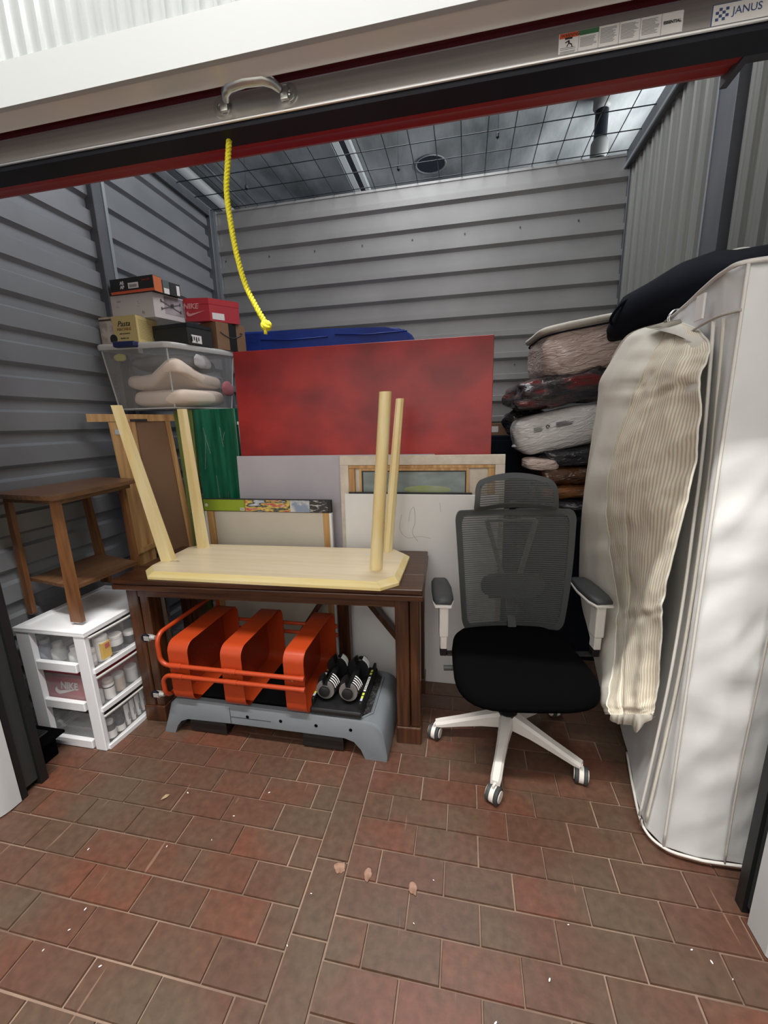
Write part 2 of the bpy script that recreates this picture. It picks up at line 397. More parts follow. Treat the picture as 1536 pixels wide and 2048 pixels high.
def swoosh(mat, parent, loc, rot, s=1.0):
    P = [(-1, 0.05), (-0.97, -0.15), (-0.82, -0.30), (-0.60, -0.30), (-0.2, -0.17), (1.1, 0.28), (-0.25, 0.02), (-0.55, -0.04), (-0.72, 0.0), (-0.80, 0.12), (-0.78, 0.28), (-0.9, 0.18)]
    b = B(); vs = [b.bm.verts.new((x * s, y * s, 0)) for x, y in P]; b.bm.faces.new(vs)
    r = bmesh.ops.extrude_face_region(b.bm, geom=list(b.bm.faces)); bmesh.ops.translate(b.bm, verts=[v for v in r['geom'] if isinstance(v, bmesh.types.BMVert)], vec=(0, 0, 0.0006))
    bmesh.ops.triangulate(b.bm, faces=b.bm.faces)
    o = b.obj('printed_emblem', mat, parent); o.location = loc; o.rotation_euler = rot; return o
PI = math.pi

# ================================================================ STRUCTURE
XL, XR, YB, ZT = -2.13, 1.08, 3.49, 3.25
# floor: mortar bed with quarry tiles as children
fl = struct(B().box(-4.0, 3.0, -2.2, 6.5, -0.08, -0.004), 'floor', m_grout)
tp, tl, jt = 0.1095, 0.2225, 0.0038
def tilemesh(w, d):
    b = B(); h = 0.0045; c = 0.002
    b.hexa([(-w/2, -d/2, -0.006), (w/2, -d/2, -0.006), (w/2, d/2, -0.006), (-w/2, d/2, -0.006),
            (-w/2 + c, -d/2 + c, 0), (w/2 - c, -d/2 + c, 0), (w/2 - c, d/2 - c, 0), (-w/2 + c, d/2 - c, 0)])
    return b
t_long = tilemesh(tl - jt, tp - jt).obj('tile', m_tile, fl)
t_half = tilemesh(tp - jt, tp - jt).obj('tile', m_tile, fl)
t_up = tilemesh(0.1165 - jt, tl - jt).obj('tile', m_tile, fl)
used = set(); stuff_t = B(); ntile = 0
XS0, XS1 = -0.4935, -0.3765
def put(kind, x, y):
    global ntile
    near = (y < 2.0 and y > 0.38 and -2.2 < x < 1.25 and (x > -1.9 + (0.95 - y) * 1.25 or y > 0.95) and not (y > 1.75 and x < -0.2))
    if near and ntile < 292:
        src = {'l': t_long, 'h': t_half, 'u': t_up}[kind]
        if kind not in used: used.add(kind); o = src
        else: o = src.copy(); C.objects.link(o); o.parent = fl
        o.location = (x + rnd.uniform(-.001, .001), y + rnd.uniform(-.0008, .0008), 0.001 + rnd.uniform(-.0007, .0007)); o.rotation_euler = (rnd.uniform(-.003, .003), rnd.uniform(-.002, .002), rnd.uniform(-.003, .003))
        ntile += 1
    else:
        w, d = {'l': (tl, tp), 'h': (tp, tp), 'u': (0.1165, tl)}[kind]
        w -= jt; d -= jt
        stuff_t.hexa([(x - w/2, y - d/2, -0.006), (x + w/2, y - d/2, -0.006), (x + w/2, y + d/2, -0.006), (x - w/2, y + d/2, -0.006),
                      (x - w/2, y - d/2, 0), (x + w/2, y - d/2, 0), (x + w/2, y + d/2, 0), (x - w/2, y + d/2, 0)])
for k in range(-24, 40):
    y = 0.9525 + k * tp
    ph = (k % 2 == 0)
    # left field, laid leftwards from the upright column
    x = XS0
    first = (0.20 if ph else 0.0915)
    w = first
    xe = XS0
    edge = XS0 - first
    kind_w = first - 0
    # partial tile at the column edge
    stuff = tilemesh(first - jt, tp - jt)
    if y < 1.9 and y > 0.38 and ntile < 292:
        o = stuff.obj('tile', m_tile, fl); o.location = (XS0 - first / 2, y, 0.001 + rnd.uniform(-.0006, .0006)); ntile += 1
    else:
        stuff.bm.free(); stuff_t.box(XS0 - first + jt / 2, XS0 - jt / 2, y - (tp - jt) / 2, y + (tp - jt) / 2, -0.006, 0)
    x = edge
    while x - tl > -3.6:
        put('l', x - tl / 2, y); x -= tl
    # right field
    y2 = y + 0.003
    x = XS1
    if not ph: put('h', x + tp / 2, y2); x += tp
    while x < 2.3:
        put('l', x + tl / 2, y2); x += tl
for k in range(-10, 16):
    put('u', (XS0 + XS1) / 2, 1.166 + k * tl)
stuff_t.obj('distant_tiles', m_tile, fl, kind='stuff')

# corrugated wall profile: horizontal grooves every 0.162 m
def groove_profile(z0, z1, phase=1.98, p=0.162, d=0.024):
    pts = [(0.0, z0)]
    k = math.ceil((z0 - phase) / p + 0.6)
    while phase + k * p + 0.035 < z1:
        z = phase + k * p
        pts += [(0, z - 0.060), (d, z - 0.047), (d, z - 0.001), (0, z + 0.016)]
        k += 1
    pts.append((0, z1)); return pts
prof = groove_profile(0.02, ZT)
w = B(); w.loft([[(XL - d, y, z) for d, z in prof] for y in (1.05, 2.31, YB)], closed=False)
struct(w, 'wall_left', m_steel)
w = B(); prof_b = [(0, 0.02)]
for k in range(20):
    z = 0.022 + k * 0.162
    if 0.05 < z < ZT - 0.1: prof_b += [(0, z - 0.014), (-0.026, z + 0.006), (-0.026, z + 0.046), (0, z + 0.052)]
prof_b.append((0, ZT))
w.loft([[(x, YB + d, z) for d, z in prof_b] for x in (XL - 0.03, -0.5, XR + 0.03)], closed=False)
wb = struct(w, 'wall_back', m_steel_b)
# right wall: vertical corrugation seen from its other side
pr_ = []; y = 1.0
while y < YB:
    pr_ += [(XR, y), (XR, y + 0.030), (XR + 0.006, y + 0.040), (XR + 0.006, y + 0.058), (XR, y + 0.068), (XR, y + 0.072), (XR + 0.018, y + 0.085), (XR + 0.018, y + 0.112), (XR, y + 0.122)]
    y += 0.122
w = B(); w.loft([[(a, b, z) for a, b in pr_] for z in (0.02, ZT - 0.08)], closed=False)
struct(w, 'wall_right', m_steel_r)
# posts and rails of the partitions
def post(x0, x1, y0, y1, z0=0, z1=ZT, edge=None, nm='trim_1'):
    o = struct(B().box(x0, x1, y0, y1, z0, z1, 0.003, 1), nm, m_post); 
    if edge: B().box(*edge).obj('bright_edge', m_edge, o)
    return o
post(XL - 0.03, XL + 0.035, 2.25, 2.345, edge=(XL + 0.035, XL + 0.040, 2.318, 2.340, 0, ZT), nm='trim_1')
post(XL - 0.03, XL + 0.035, YB - 0.07, YB + 0.02, nm='trim_2', edge=(XL + 0.036, XL + 0.060, YB - 0.03, YB - 0.005, 0, ZT))
post(XR - 0.035, XR + 0.03, 2.19, 2.33, nm='trim_3', edge=(XR - 0.040, XR - 0.035, 2.318, 2.332, 0, ZT))
post(XR - 0.012, XR + 0.03, YB - 0.03, YB + 0.02, nm='trim_4')
# top rails
struct(B().box(XL - 0.03, XL + 0.03, 1.05, YB, ZT - 0.05, ZT + 0.02), 'trim_5', m_post)
struct(B().box(XR - 0.03, XR + 0.04, 1.05, YB, ZT - 0.085, ZT + 0.02), 'trim_6', m_post)
struct(B().box(XR - 0.04, XR - 0.03, 1.05, YB, ZT - 0.085, ZT - 0.065), 'trim_7', m_edge)
struct(B().box(XL, XR, YB - 0.004, YB + 0.03, ZT - 0.012, ZT + 0.004), 'trim_8', m_steel_b)
bs = B()
for x in [XL + 0.1 + 0.4 * k for k in range(8)]:
    for z in (2.86, 1.90): bs.lathe([(0.006, -0.004), (0.006, 0.0), (0.0001, 0.001)], (x, YB - 0.002, z + 0.02), 'Y', 8)
bs.obj('screw_heads', m_post, wb, kind='stuff')

# corridor front: pilasters, header, ribbed cladding
def pil(nm, x0, x1, side):
    b = B(); r = 0.03; y0, y1 = 0.955, 1.045
    if side < 0: poly = [(x0, y1), (x1, y1)] + [(x1 - r + r * math.cos(t), y0 + 0.06 - 0.06 * math.sin(t) * 1.0) for t in [k * PI / 12 for k in range(7)]] + [(x0, y0)]
    else: poly = [(x1, y1 + 0.05), (x0, y1 + 0.05), (x0, 1.02), (x0 + 0.012, 1.0), (x0 + 0.07, 0.985), (x1, 0.985)]
    b.prism([(a, c, 0.006) for a, c in poly], (0, 0, 2.32)); return struct(b, nm, m_white, smooth=True, angle=25)
pil('wall_front_left', -2.75, -1.782, -1)
pil('wall_front_right', 0.852, 1.75, 1)
struct(B().box(-2.75, 1.75, 0.955, 1.013, 2.253, 2.338, 0.004, 2), 'trim_9', m_soffit)
struct(B().box(-2.75, 1.75, 0.9425, 0.9549, 2.2510, 2.338), 'trim_10', M('white_fascia_steel', (0.40, 0.415, 0.42), 0.3))
# ribbed cladding above header
pr_ = []; x = -2.7
while x < 1.7:
    pr_ += [(x, 0.952), (x + 0.016, 0.952), (x + 0.021, 0.944), (x + 0.029, 0.944), (x + 0.034, 0.952)]; x += 0.040
w = B(); w.loft([[(a, b, z) for a, b in pr_] for z in (2.338, 4.28)], closed=False)
struct(w, 'wall_front_top', m_rib)
struct(B().box(-2.75, 1.75, 0.956, 1.0, 2.34, 4.28), 'wall_front_core', m_white)
# hallway wall opposite the unit
struct(B().box(-4, 3, -1.9, -1.8, 0, 4.29), 'wall_hall', M('hall_white_wall', (.8, .79, .77), .6))
# door tracks
def track(nm, x0, x1, xa, xb):
    o = struct(B().box(x0, x1, 1.050, 1.072, 0.004, 2.26), nm, m_track)
    B().box(xa, xb, 1.072, 1.128, 0.03, 2.26).obj('track_insert', m_track2, o)
    B().box(x0, x1, 1.128, 1.160, 0.004, 2.26).obj('track_lip', m_track, o)
track('trim_11', -1.90, -1.786, -1.90, -1.800)
o = track('trim_12', 0.856, 0.95, 0.868, 0.95)

# door
door = thing('roll_up_door', 'dark red roll-up storage door raised to the top of the opening', 'door', (-0.46, 1.09, 2.21))
ox, oy, oz = -0.46, 1.09, 2.21
def dpart(b, nm, m, **k): 
    bmesh.ops.translate(b.bm, verts=b.bm.verts, vec=(-ox, -oy, -oz)); return b.obj(nm, m, door, **k)
dpart(B().prism([(-1.92, y, z) for y, z in ((1.056, 2.216), (1.056, 2.268), (1.060, 2.274), (1.066, 2.274), (1.066, 2.226), (1.128, 2.226), (1.128, 2.216))], (2.83, 0, 0)), 'bottom_bar', m_alu)
dpart(B().tube([(-1.92, 1.0565, 2.2165), (0.91, 1.0565, 2.2165)], 0.0035, 8), 'bar_bead', m_alu)
dpart(B().prism([(-1.92, y, z) for y, z in ((1.061, 2.2155), (1.127, 2.2155), (1.124, 2.206), (1.064, 2.206))], (2.83, 0, 0)), 'rubber_seal', m_rubber)
# curtain slats
b = B(); P = [(1.11, 2.226)]
for k in range(6): z = 2.226 + k * 0.06; P += [(1.11, z + 0.035), (1.10, z + 0.042), (1.10, z + 0.053), (1.11, z + 0.06)]
b.loft([[(x, y, z) for y, z in P] for x in (-1.90, 0.80)], closed=False)
dpart(b, 'curtain', m_curtain)
zc, yc, rr_ = 2.579, 1.40, 0.2
ring = []
for k in range(72):
    t = 2 * PI * k / 72; r = rr_ - (0.006 if k % 6 in (2, 3) else 0.0)
    ring.append((yc + r * math.cos(t), zc + r * math.sin(t)))
dpart(B().loft([[(x, y, z) for y, z in ring] for x in (-1.95, 0.67)]), 'rolled_curtain', m_drum, smooth=True, angle=20)
dpart(B().box(0.672, 0.69, 1.30, 1.50, 2.375, 2.70).box(0.69, 0.76, 1.34, 1.46, 2.40, 2.43), 'drum_bracket', m_post)
dpart(B().tube([(-2.0, yc, zc), (0.95, yc, zc)], 0.02, 10), 'drum_axle', m_post)
struct(B().box(0.70, 1.05, 1.36, 1.40, 2.405, 2.425).box(0.70, 1.05, 1.35, 1.36, 2.405, 2.455), 'trim_13', m_post)
# pull handle
b = B(); hx0, hx1, hz = -0.585, -0.412, 2.252
hb = [(hx0 + 0.018, 1.045, hz), (hx0 + 0.028, 1.028, hz + 0.002), (hx0 + 0.045, 1.016, hz + 0.004), (-0.50, 1.012, hz + 0.005), (hx1 - 0.045, 1.016, hz + 0.004), (hx1 - 0.028, 1.028, hz + 0.002), (hx1 - 0.018, 1.045, hz)]
b.tube(hb, [0.008, 0.010, 0.012, 0.0125, 0.012, 0.010, 0.008], 12)
for x in (hx0, hx1):
    b.lathe([(0.021, 1.056), (0.021, 1.0535), (0.0135, 1.0535), (0.0125, 1.0505), (0.0095, 1.0505), (0.009, 1.0545), (0.001, 1.0545)], (x, 0, hz - 0.006), 'Y', 20)
    b.box(min(x, x + (0.02 if x < -0.5 else -0.02)), max(x, x + (0.02 if x < -0.5 else -0.02)), 1.045, 1.054, hz - 0.02, hz + 0.008, 0.003)
h = dpart(b, 'pull_handle', m_satin, smooth=True, angle=40)
b = B()
for x in (hx0, hx1): b.blob((x, 1.0530, hz - 0.007), (0.0055, 0.0035, 0.0055), 2, (12, 8))
bmesh.ops.translate(b.bm, verts=b.bm.verts, vec=(-ox, -oy, -oz)); b.obj('rivet', m_chrome, h, smooth=True)
# stickers on the bar
yS = 1.0556
def flat(b, x0, x1, z0, z1, y=yS, t=0.0006): return b.box(x0 - ox, x1 - ox, y - t - oy, y - oy, z0 - oz, z1 - oz)
m_sorange = M('sticker_orange', (0.70, 0.12, 0.04), 0.5); m_sgreen = M('sticker_green', (0.05, 0.16, 0.07), 0.5)
sx0, sx1, sz0, sz1 = 0.172, 0.396, 2.221, 2.255
st = flat(B(), sx0, sx1, sz0, sz1).obj('warning_sticker', m_label, door)
cw = (sx1 - sx0) / 6
flat(B(), sx0 + .001, sx0 + cw, sz1 - 0.0085, sz1 - .0005, yS - .0006, .0004).obj('sticker_header', m_sorange, st)
flat(B(), sx0 + cw + .001, sx0 + 2 * cw, sz1 - 0.0085, sz1 - .0005, yS - .0006, .0004).obj('sticker_header', m_sgreen, st)
b = B()
for k in range(1, 6): flat(b, sx0 + k * cw - .0004, sx0 + k * cw + .0004, sz0, sz1, yS - .0006, .0004)
rr = random.Random(3)
for k in range(1, 5):
    z = sz1 - (0.012 if k == 1 else 0.004)
    while z > sz0 + (0.006 if k > 1 else .006):
        flat(b, sx0 + k * cw + .003, sx0 + (k + 1) * cw - rr.uniform(.003, .012), z - 0.0009, z, yS - .0006, .0004); z -= 0.0021
for z in (sz0 + .010, sz0 + .0075, sz0 + .004, sz0 + .002): flat(b, sx0 + .003, sx0 + cw - rr.uniform(.002, .01), z - .001, z, yS - .0006, .0004)
b.obj('sticker_print', m_grey, st)
b = B()  # falling figure under a dropping bar
cx = sx0 + cw / 2 - ox; cz = sz0 + 0.017 - oz; yy = yS - .0012 - oy
def lim(a, c, w=.0016): b.beam((cx + a[0], yy, cz + a[1]), (cx + c[0], yy, cz + c[1]), w, .0006, up=(0, 1, 0))
lim((-.007, .0075), (.007, .0075), .003); lim((0, .004), (.001, -.001), .003); lim((.001, -.001), (.006, -.003)); lim((.006, -.003), (.007, -.008)); lim((0, -.001), (-.003, -.006)); lim((0, .003), (-.006, .001))
b.obj('warning_figure', m_dark, st)
R_ = (PI / 2, 0, 0)
text('WARNING', 0.0072, m_dark, st, loc=(sx0 + cw * .58 - ox, yS - .0014 - oy, sz1 - .0047 - oz), rot=R_, depth=.0002)
text('ESSENTIAL', 0.0065, m_dark, st, loc=(sx0 + cw * 5.5 - ox, yS - .0014 - oy, sz0 + .018 - oz), rot=R_, depth=.0002, bold=0.0002)
js = flat(B(), 0.444, 0.64, 2.2185, 2.252).obj('maker_plate', m_label, door)
b = B(); 
for a in ((0.444, 0.446, 2.2185, 2.252), (0.444, 0.64, 2.251, 2.252)): flat(b, *a, yS - .0006, .0004)
b.obj('plate_border', m_navyp, js)
b = B()
for k in range(4):
    for q in range(4):
        if (k + q) % 2 == 0 or k == q: flat(b, 0.451 + k * .0055, 0.4562 + k * .0055, 2.226 + q * .005, 2.2305 + q * .005, yS - .0006, .0004)
b.obj('maker_emblem', m_navyp, js)
text('JANUS', 0.017, m_navyp, js, loc=(0.503 - ox, yS - .0012 - oy, 2.237 - oz), rot=R_, depth=.0002)
b = B()
for k, l in enumerate((.06, .035, .03, .05)): flat(b, 0.541, 0.541 + l, 2.243 - k * .005, 2.2445 - k * .005, yS - .0006, .0004)
b.obj('plate_print', m_dark, js)

# rope
rope = thing('pull_rope', 'bright yellow braided pull rope with a knotted end hanging from the door', 'rope', (-0.597, 1.10, 2.2))
ctrl = [(-0.597, 1.10, 2.212), (-0.607, 1.10, 2.16), (-0.618, 1.10, 2.10), (-0.616, 1.10, 2.03), (-0.607, 1.10, 1.95), (-0.590, 1.10, 1.875), (-0.563, 1.10, 1.815), (-0.541, 1.10, 1.775)]
def spline(P, n):
    out = []
    P = [Vector(p) for p in P]; Q = [2 * P[0] - P[1]] + P + [2 * P[-1] - P[-2]]
    for i in range(1, len(Q) - 2):
        for k in range(n):
            t = k / n; a, b_, c, d = Q[i - 1], Q[i], Q[i + 1], Q[i + 2]
            out.append(0.5 * ((2 * b_) + (c - a) * t + (2 * a - 5 * b_ + 4 * c - d) * t * t + (3 * b_ - a - 3 * c + d) * t ** 3))
    out.append(P[-1]); return out
path = spline(ctrl, 24)
for s_ in range(3):
    pts = []; L_ = 0
    for i, p in enumerate(path):
        if i: L_ += (p - path[i - 1]).length
        a = L_ / 0.026 * 2 * PI + s_ * 2 * PI / 3
        d = (path[min(i + 1, len(path) - 1)] - path[max(i - 1, 0)]).normalized(); u = d.cross(Vector((0, 1, 0))).normalized(); v = d.cross(u)
        pts.append(p + (u * math.cos(a) + v * math.sin(a)) * 0.0042 - Vector((-0.597, 1.10, 2.2)))
    B().tube(pts, 0.0037, 6).obj('strand', m_yrope, rope, smooth=True)
b = B(); c = Vector((-0.539 + 0.597, 0, 1.768 - 2.2))
for k in range(3):
    pts = []
    for i in range(24):
        t = 2 * PI * i / 24; q = Vector((math.cos(t) * 0.010, math.sin(t) * 0.009, 0.004 * math.sin(2 * t)))
        q.rotate(Matrix.Rotation(k * 1.05 + .3, 3, Vector((1, .3, 0)).normalized())); pts.append(c + q)
    b.tube(pts, 0.0052, 7, closed=True)
b.tube([c, c + Vector((-.003, 0, -.012)), c + Vector((-.004, 0, -.022))], 0.005, 7)
b.obj('knot', m_yrope, rope, smooth=True)

# ---------------------------------------------------------------- overhead: wire mesh and concrete slab
wm = thing('wire_mesh_roof', 'dark welded wire mesh lid stretched over the open top of the unit', 'mesh', (XL, 1.0, ZT))
y = 1.45 - 1.0
for k in range(11):
    B().tube([(0.02, 0.40 + 0.205 * k, 0.004), (3.2, 0.40 + 0.205 * k, 0.004)], 0.0032, 5).obj('wire', m_wire, wm)
for k in range(19):
    x = 0.11 + k * 0.1635
    B().tube([(x, 0.15, 0.009), (x, 2.49, 0.009)], 0.0032, 5).obj('wire', m_wire, wm)
CZ = 4.30
cl = struct(B().box(-9, 8, -4, 12, CZ, CZ + 0.2), 'ceiling', m_conc)
def hang(x, y): tag(B().tube([(0, 0, 0), (0, 0, CZ - ZT)], 0.003, 5).obj('hanger_wire', m_wire), 'x', 'wire')
for i, (x, y, lb) in enumerate(((-1.66, 3.25, 'thin hanger wire above the mesh near the back left corner'), (-0.50, 3.30, 'thin hanger wire above the middle of the mesh'), (0.17, 3.12, 'thin hanger wire above the mesh towards the right wall'))):
    o = B().tube([(0, 0, 0), (0, 0, CZ - ZT)], 0.003, 5).lathe([(0.001, -.02), (0.012, -.01), (0.012, .01), (0.001, .02)], (0, 0, 0.02), 'Z', 8).obj('hanger_wire', m_wire); o.location = (x, y, ZT); tag(o, lb, 'wire', 'hanger wires of the mesh')
# beams and pipes under the slab
m_pwhite = M('white_duct', (0.62, 0.64, 0.64), 0.5)
lf = thing('light_channel', 'white metal channel with a dark slot running back under the concrete slab', 'channel', (-1.27, 4.0, CZ - 0.07))
B().box(-0.10, -0.02, 0, 5, 0, 0.06).box(0.045, 0.09, 0, 5, 0, 0.06).obj('white_flange', m_pwhite, lf)
B().box(-0.02, 0.045, 0, 5, 0.02, 0.06).obj('dark_slot', m_rubber, lf)
o = B().tube([(0, 0, 0), (0, 6, 0)], 0.055, 12).obj('overhead_pipe', m_pwhite, smooth=True); o.location = (-3.02, 3.5, CZ - 0.09); tag(o, 'long white pipe under the concrete slab above the left wall', 'pipe')
o = B().tube([(0, 0, 0), (0, 6, 0)], 0.02, 8).obj('conduit', m_post, smooth=True); o.location = (-2.80, 3.5, CZ - 0.05); tag(o, 'thin dark conduit beside the white pipe over the left wall', 'pipe')
dp = thing('drain_pipe', 'vertical black drain pipe with grey couplings behind the back wall', 'pipe', (1.15, 4.6, 3.0))
B().tube([(0, 0, -2.9), (0, 0, 1.28)], 0.055, 14).obj('pipe', m_rubber, dp, smooth=True)
m_coup = M('grey_coupling', (.12, .12, .12), .6)
B().lathe([(0.07, 0.80), (0.075, 0.82), (0.075, 0.92), (0.06, 0.95)], (0, 0, 0), 'Z', 16).obj('coupling', m_coup, dp, smooth=True)
B().lathe([(0.06, 1.17), (0.078, 1.2), (0.078, 1.29), (0.07, 1.295)], (0, 0, 0), 'Z', 16).obj('coupling', m_coup, dp, smooth=True)
o = B().lathe([(0.155, 0.0), (0.175, -0.004), (0.172, -0.012), (0.158, -0.010), (0.15, 0.0)], (0, 0, 0), 'Z', 24).obj('slab_opening', m_conc, smooth=True)
o.location = (-0.43, 5.23, CZ); tag(o, 'round dark opening with a rough concrete rim in the slab', 'hole')
o2 = B().lathe([(0.152, -0.006), (0.152, -0.001)], (0, 0, 0), 'Z', 24).obj('opening_shade', m_rubber, o)  # flat dark disc, the shade inside the hole put in as colour

# ================================================================ BROWN TABLE
tb = thing('wooden_table', 'dark brown distressed wooden table with thick plank top, pale table upside down on it', 'table', (-0.925, 1.825, 0), (0, 0, math.radians(2.8)))
# local: x -0.745..0.745, y -0.30..0.30
def tp_(b, *a, **k): return b
for i, (y0, y1) in enumerate(((-0.268, -0.092), (-0.089, 0.089), (0.092, 0.268))):
    B().box(-0.745, 0.745, y0, y1, 0.776, 0.80, 0.004, 2).obj('top_plank', m_brown, tb)
B().box(-0.748, 0.748, -0.272, 0.272, 0.748, 0.7745, 0.005, 2).obj('top_underlayer', m_brown, tb)
B().box(-0.66, 0.66, -0.232, -0.21, 0.70, 0.748).obj('apron', m_brown, tb)
B().box(-0.66, 0.66, 0.21, 0.232, 0.66, 0.748).obj('apron', m_brown, tb)
for sx in (-1, 1):
    B().box(sx * 0.655 - 0.011, sx * 0.655 + 0.011, -0.21, 0.21, 0.66, 0.748).obj('apron', m_brown, tb)
    for sy in (-1, 1):
        x0 = (0.674 if sx > 0 else -0.655) - 0.055
        b = B().box(x0, x0 + 0.062, sy * 0.186 - 0.05, sy * 0.186 + 0.05, 0.09, 0.7475, 0.004, 1)
        lg = b.obj('leg', m_brown_v, tb)
        B().box(x0 + 0.066, x0 + 0.11, sy * 0.186 - 0.046, sy * 0.186 + 0.046, 0.09, 0.7475, 0.004, 1).obj('leg_stile', m_brown_v, lg)
        B().box(x0 - 0.004, x0 + 0.114, sy * 0.186 - 0.056, sy * 0.186 + 0.056, 0.0, 0.09, 0.006, 2).obj('foot_block', m_brown_v, lg)
B().box(0.235, 0.30, 0.185, 0.245, 0.0, 0.66, 0.003, 1).obj('centre_post', m_brown_v, tb)
B().beam((0.27, 0.215, 0.70), (0.60, 0.215, 0.27), 0.03, 0.055, up=(0, 1, 0)).obj('diagonal_brace', m_brown_v, tb)
B().beam((0.27, 0.215, 0.70), (-0.02, 0.215, 0.27), 0.03, 0.055, up=(0, 1, 0)).obj('diagonal_brace', m_brown_v, tb)

# ================================================================ PALE TABLE UPSIDE DOWN
pt = thing('upturned_table', 'pale pine table lying upside down on the dark table, four splayed legs up', 'table', (-0.92, 1.80, 0.80))
O_ = (-0.92, 1.80, 0.80)
outer = [(-1.475, 1.545), (-0.345, 1.560), (-0.275, 1.63), (-0.275, 1.985), (-0.345, 2.06), (-1.50, 2.03), (-1.565, 1.96), (-1.55, 1.62)]
def off(poly, d):
    cx = sum(p[0] for p in poly) / len(poly); cy = sum(p[1] for p in poly) / len(poly); out = []
    for x, y in poly: out.append((x - math.copysign(d, x - cx), y - math.copysign(d, y - cy)))
    return out
inn = off(outer, 0.035)
b = B(); b.loft([[(x - O_[0], y - O_[1], 0.001) for x, y in outer], [(x - O_[0], y - O_[1], 0.014) for x, y in outer], [(x - O_[0], y - O_[1], 0.034) for x, y in off(outer, 0.022)]])
b.obj('edge_band', m_pine_e, pt)
b = B(); b.loft([[(x - O_[0], y - O_[1], 0.0342) for x, y in off(outer, 0.024)], [(x - O_[0], y - O_[1], 0.0352) for x, y in off(outer, 0.024)]])
b.obj('underside_board', m_pine_x, pt)
def pleg(p0, p1, w0, w1, n, rotz=0):
    b = B(); rings = []
    for k in range(7):
        t = k / 6; c = Vector(p0).lerp(Vector(p1), t); wx = w0[0] + (w1[0] - w0[0]) * t; wy = w0[1] + (w1[1] - w0[1]) * t
        if n == 4: prof = [(-1, -1), (1, -1), (1, 1), (-1, 1)]
        else: prof = [(math.cos(a) * 1.08, math.sin(a) * 1.08) for a in [2 * PI * (j + .5) / n for j in range(n)]]
        ring = []
        for u, v in prof:
            q = Vector((u * wx / 2, v * wy / 2, 0)); q.rotate(Matrix.Rotation(rotz, 3, 'Z')); ring.append(c + q - Vector(O_))
        rings.append(ring)
    return b.loft(rings).obj('leg', m_pine, pt, smooth=(n > 8), angle=40)
pleg((-1.495, 1.72, 0.835), (-1.595, 1.655, 1.612), (0.060, 0.040), (0.034, 0.030), 4, 0.1)
pleg((-1.455, 1.95, 0.835), (-1.545, 2.04, 1.604), (0.052, 0.040), (0.036, 0.034), 4, -0.1)
pleg((-0.400, 1.735, 0.835), (-0.310, 1.61, 1.618), (0.056, 0.056), (0.046, 0.046), 16)
pleg((-0.395, 2.00, 0.835), (-0.325, 2.07, 1.616), (0.050, 0.052), (0.040, 0.040), 8)
B().box(-1.47 - O_[0], -1.42 - O_[0], 1.70 - O_[1], 1.705 - O_[1], 0.0355, 0.040).obj('corner_bracket', m_chrome, pt)
B().box(-0.52 - O_[0], -0.46 - O_[0], 1.93 - O_[1], 1.945 - O_[1], 0.0355, 0.0362).obj('paper_tag', m_offw, pt)

# ================================================================ WALNUT SIDE TABLE
sd = thing('side_table', 'walnut two-tier side table standing on the white drawer unit', 'table', (-1.92, 1.65, 0.622))
O2 = (-1.92, 1.65, 0.622)
b = B().prism(rel((-2.105, 1.40, 1.215), (-1.69, 1.352, 1.215), (-1.758, 1.90, 1.215), (-2.105, 1.955, 1.215), o=O2), (0, 0, 0.020)); b.obj('tabletop', m_walnut, sd)
B().prism(rel((-2.07, 1.44, 1.19), (-1.725, 1.40, 1.19), (-1.79, 1.86, 1.19), (-2.07, 1.90, 1.19), o=O2), (0, 0, 0.0249)).obj('top_rail', m_walnut, sd)
B().prism(rel((-2.075, 1.47, 0.792), (-1.735, 1.405, 0.792), (-1.715, 1.75, 0.792), (-2.065, 1.85, 0.792), o=O2), (0, 0, 0.016)).obj('shelf', m_walnut, sd)
def sleg(p0, p1, w0, w1):
    b = B(); b.bar(rel(p0, o=O2)[0], rel(p1, o=O2)[0], w0, w1); lg = b.obj('leg', m_walnut_v, sd)
    q = rel(p0, o=O2)[0]; B().bar((q[0], q[1], 0.001), (q[0], q[1], 0.006), (0.02, 0.015)).obj('glide', m_label, lg); return lg
sleg((-1.768, 1.415, 0.628), (-1.722, 1.385, 1.215), (0.062, 0.022), (0.036, 0.022))
sleg((-2.085, 1.455, 0.628), (-2.060, 1.445, 1.215), (0.034, 0.022), (0.026, 0.022))
sleg((-2.060, 1.862, 0.628), (-2.075, 1.84, 1.215), (0.060, 0.022), (0.034, 0.022))
sleg((-1.775, 1.800, 0.628), (-1.815, 1.83, 1.215), (0.040, 0.022), (0.026, 0.022))

# ================================================================ DRAWER UNIT
du = thing('drawer_unit', 'white three-drawer plastic cart with clear windows under the walnut side table', 'drawer unit', (-2.045, 1.33, 0))
w_, d_ = 0.395, 0.50   # local x 0..w_, y 0..d_
def rail(*a, nm='rail', bev=0.003, m=m_wplas, p=du): return B().box(*a, bev, 1).obj(nm, m, p)
tpb = B().box(0, w_, 0, d_, 0.598, 0.612, 0.003, 1)
tpb.obj('top_panel', m_wplas, du)
B().box(0, w_, 0, 0.03, 0.612, 0.620).box(0, w_, d_ - 0.03, d_, 0.612, 0.620).box(0, 0.03, 0.03, d_ - 0.03, 0.612, 0.620).box(w_ - 0.03, w_, 0.03, d_ - 0.03, 0.612, 0.620).obj('top_rim', m_wplas, du)
for (x0, x1) in ((0.004, 0.085), (w_ - 0.068, w_ - 0.008)):
    for (y0, y1) in ((0.004, 0.03), (d_ - 0.03, d_ - 0.004)):
        rail(x0, x1, y0, y1, 0.0, 0.598, nm='corner_post')
zs = [0.0, 0.205, 0.408]
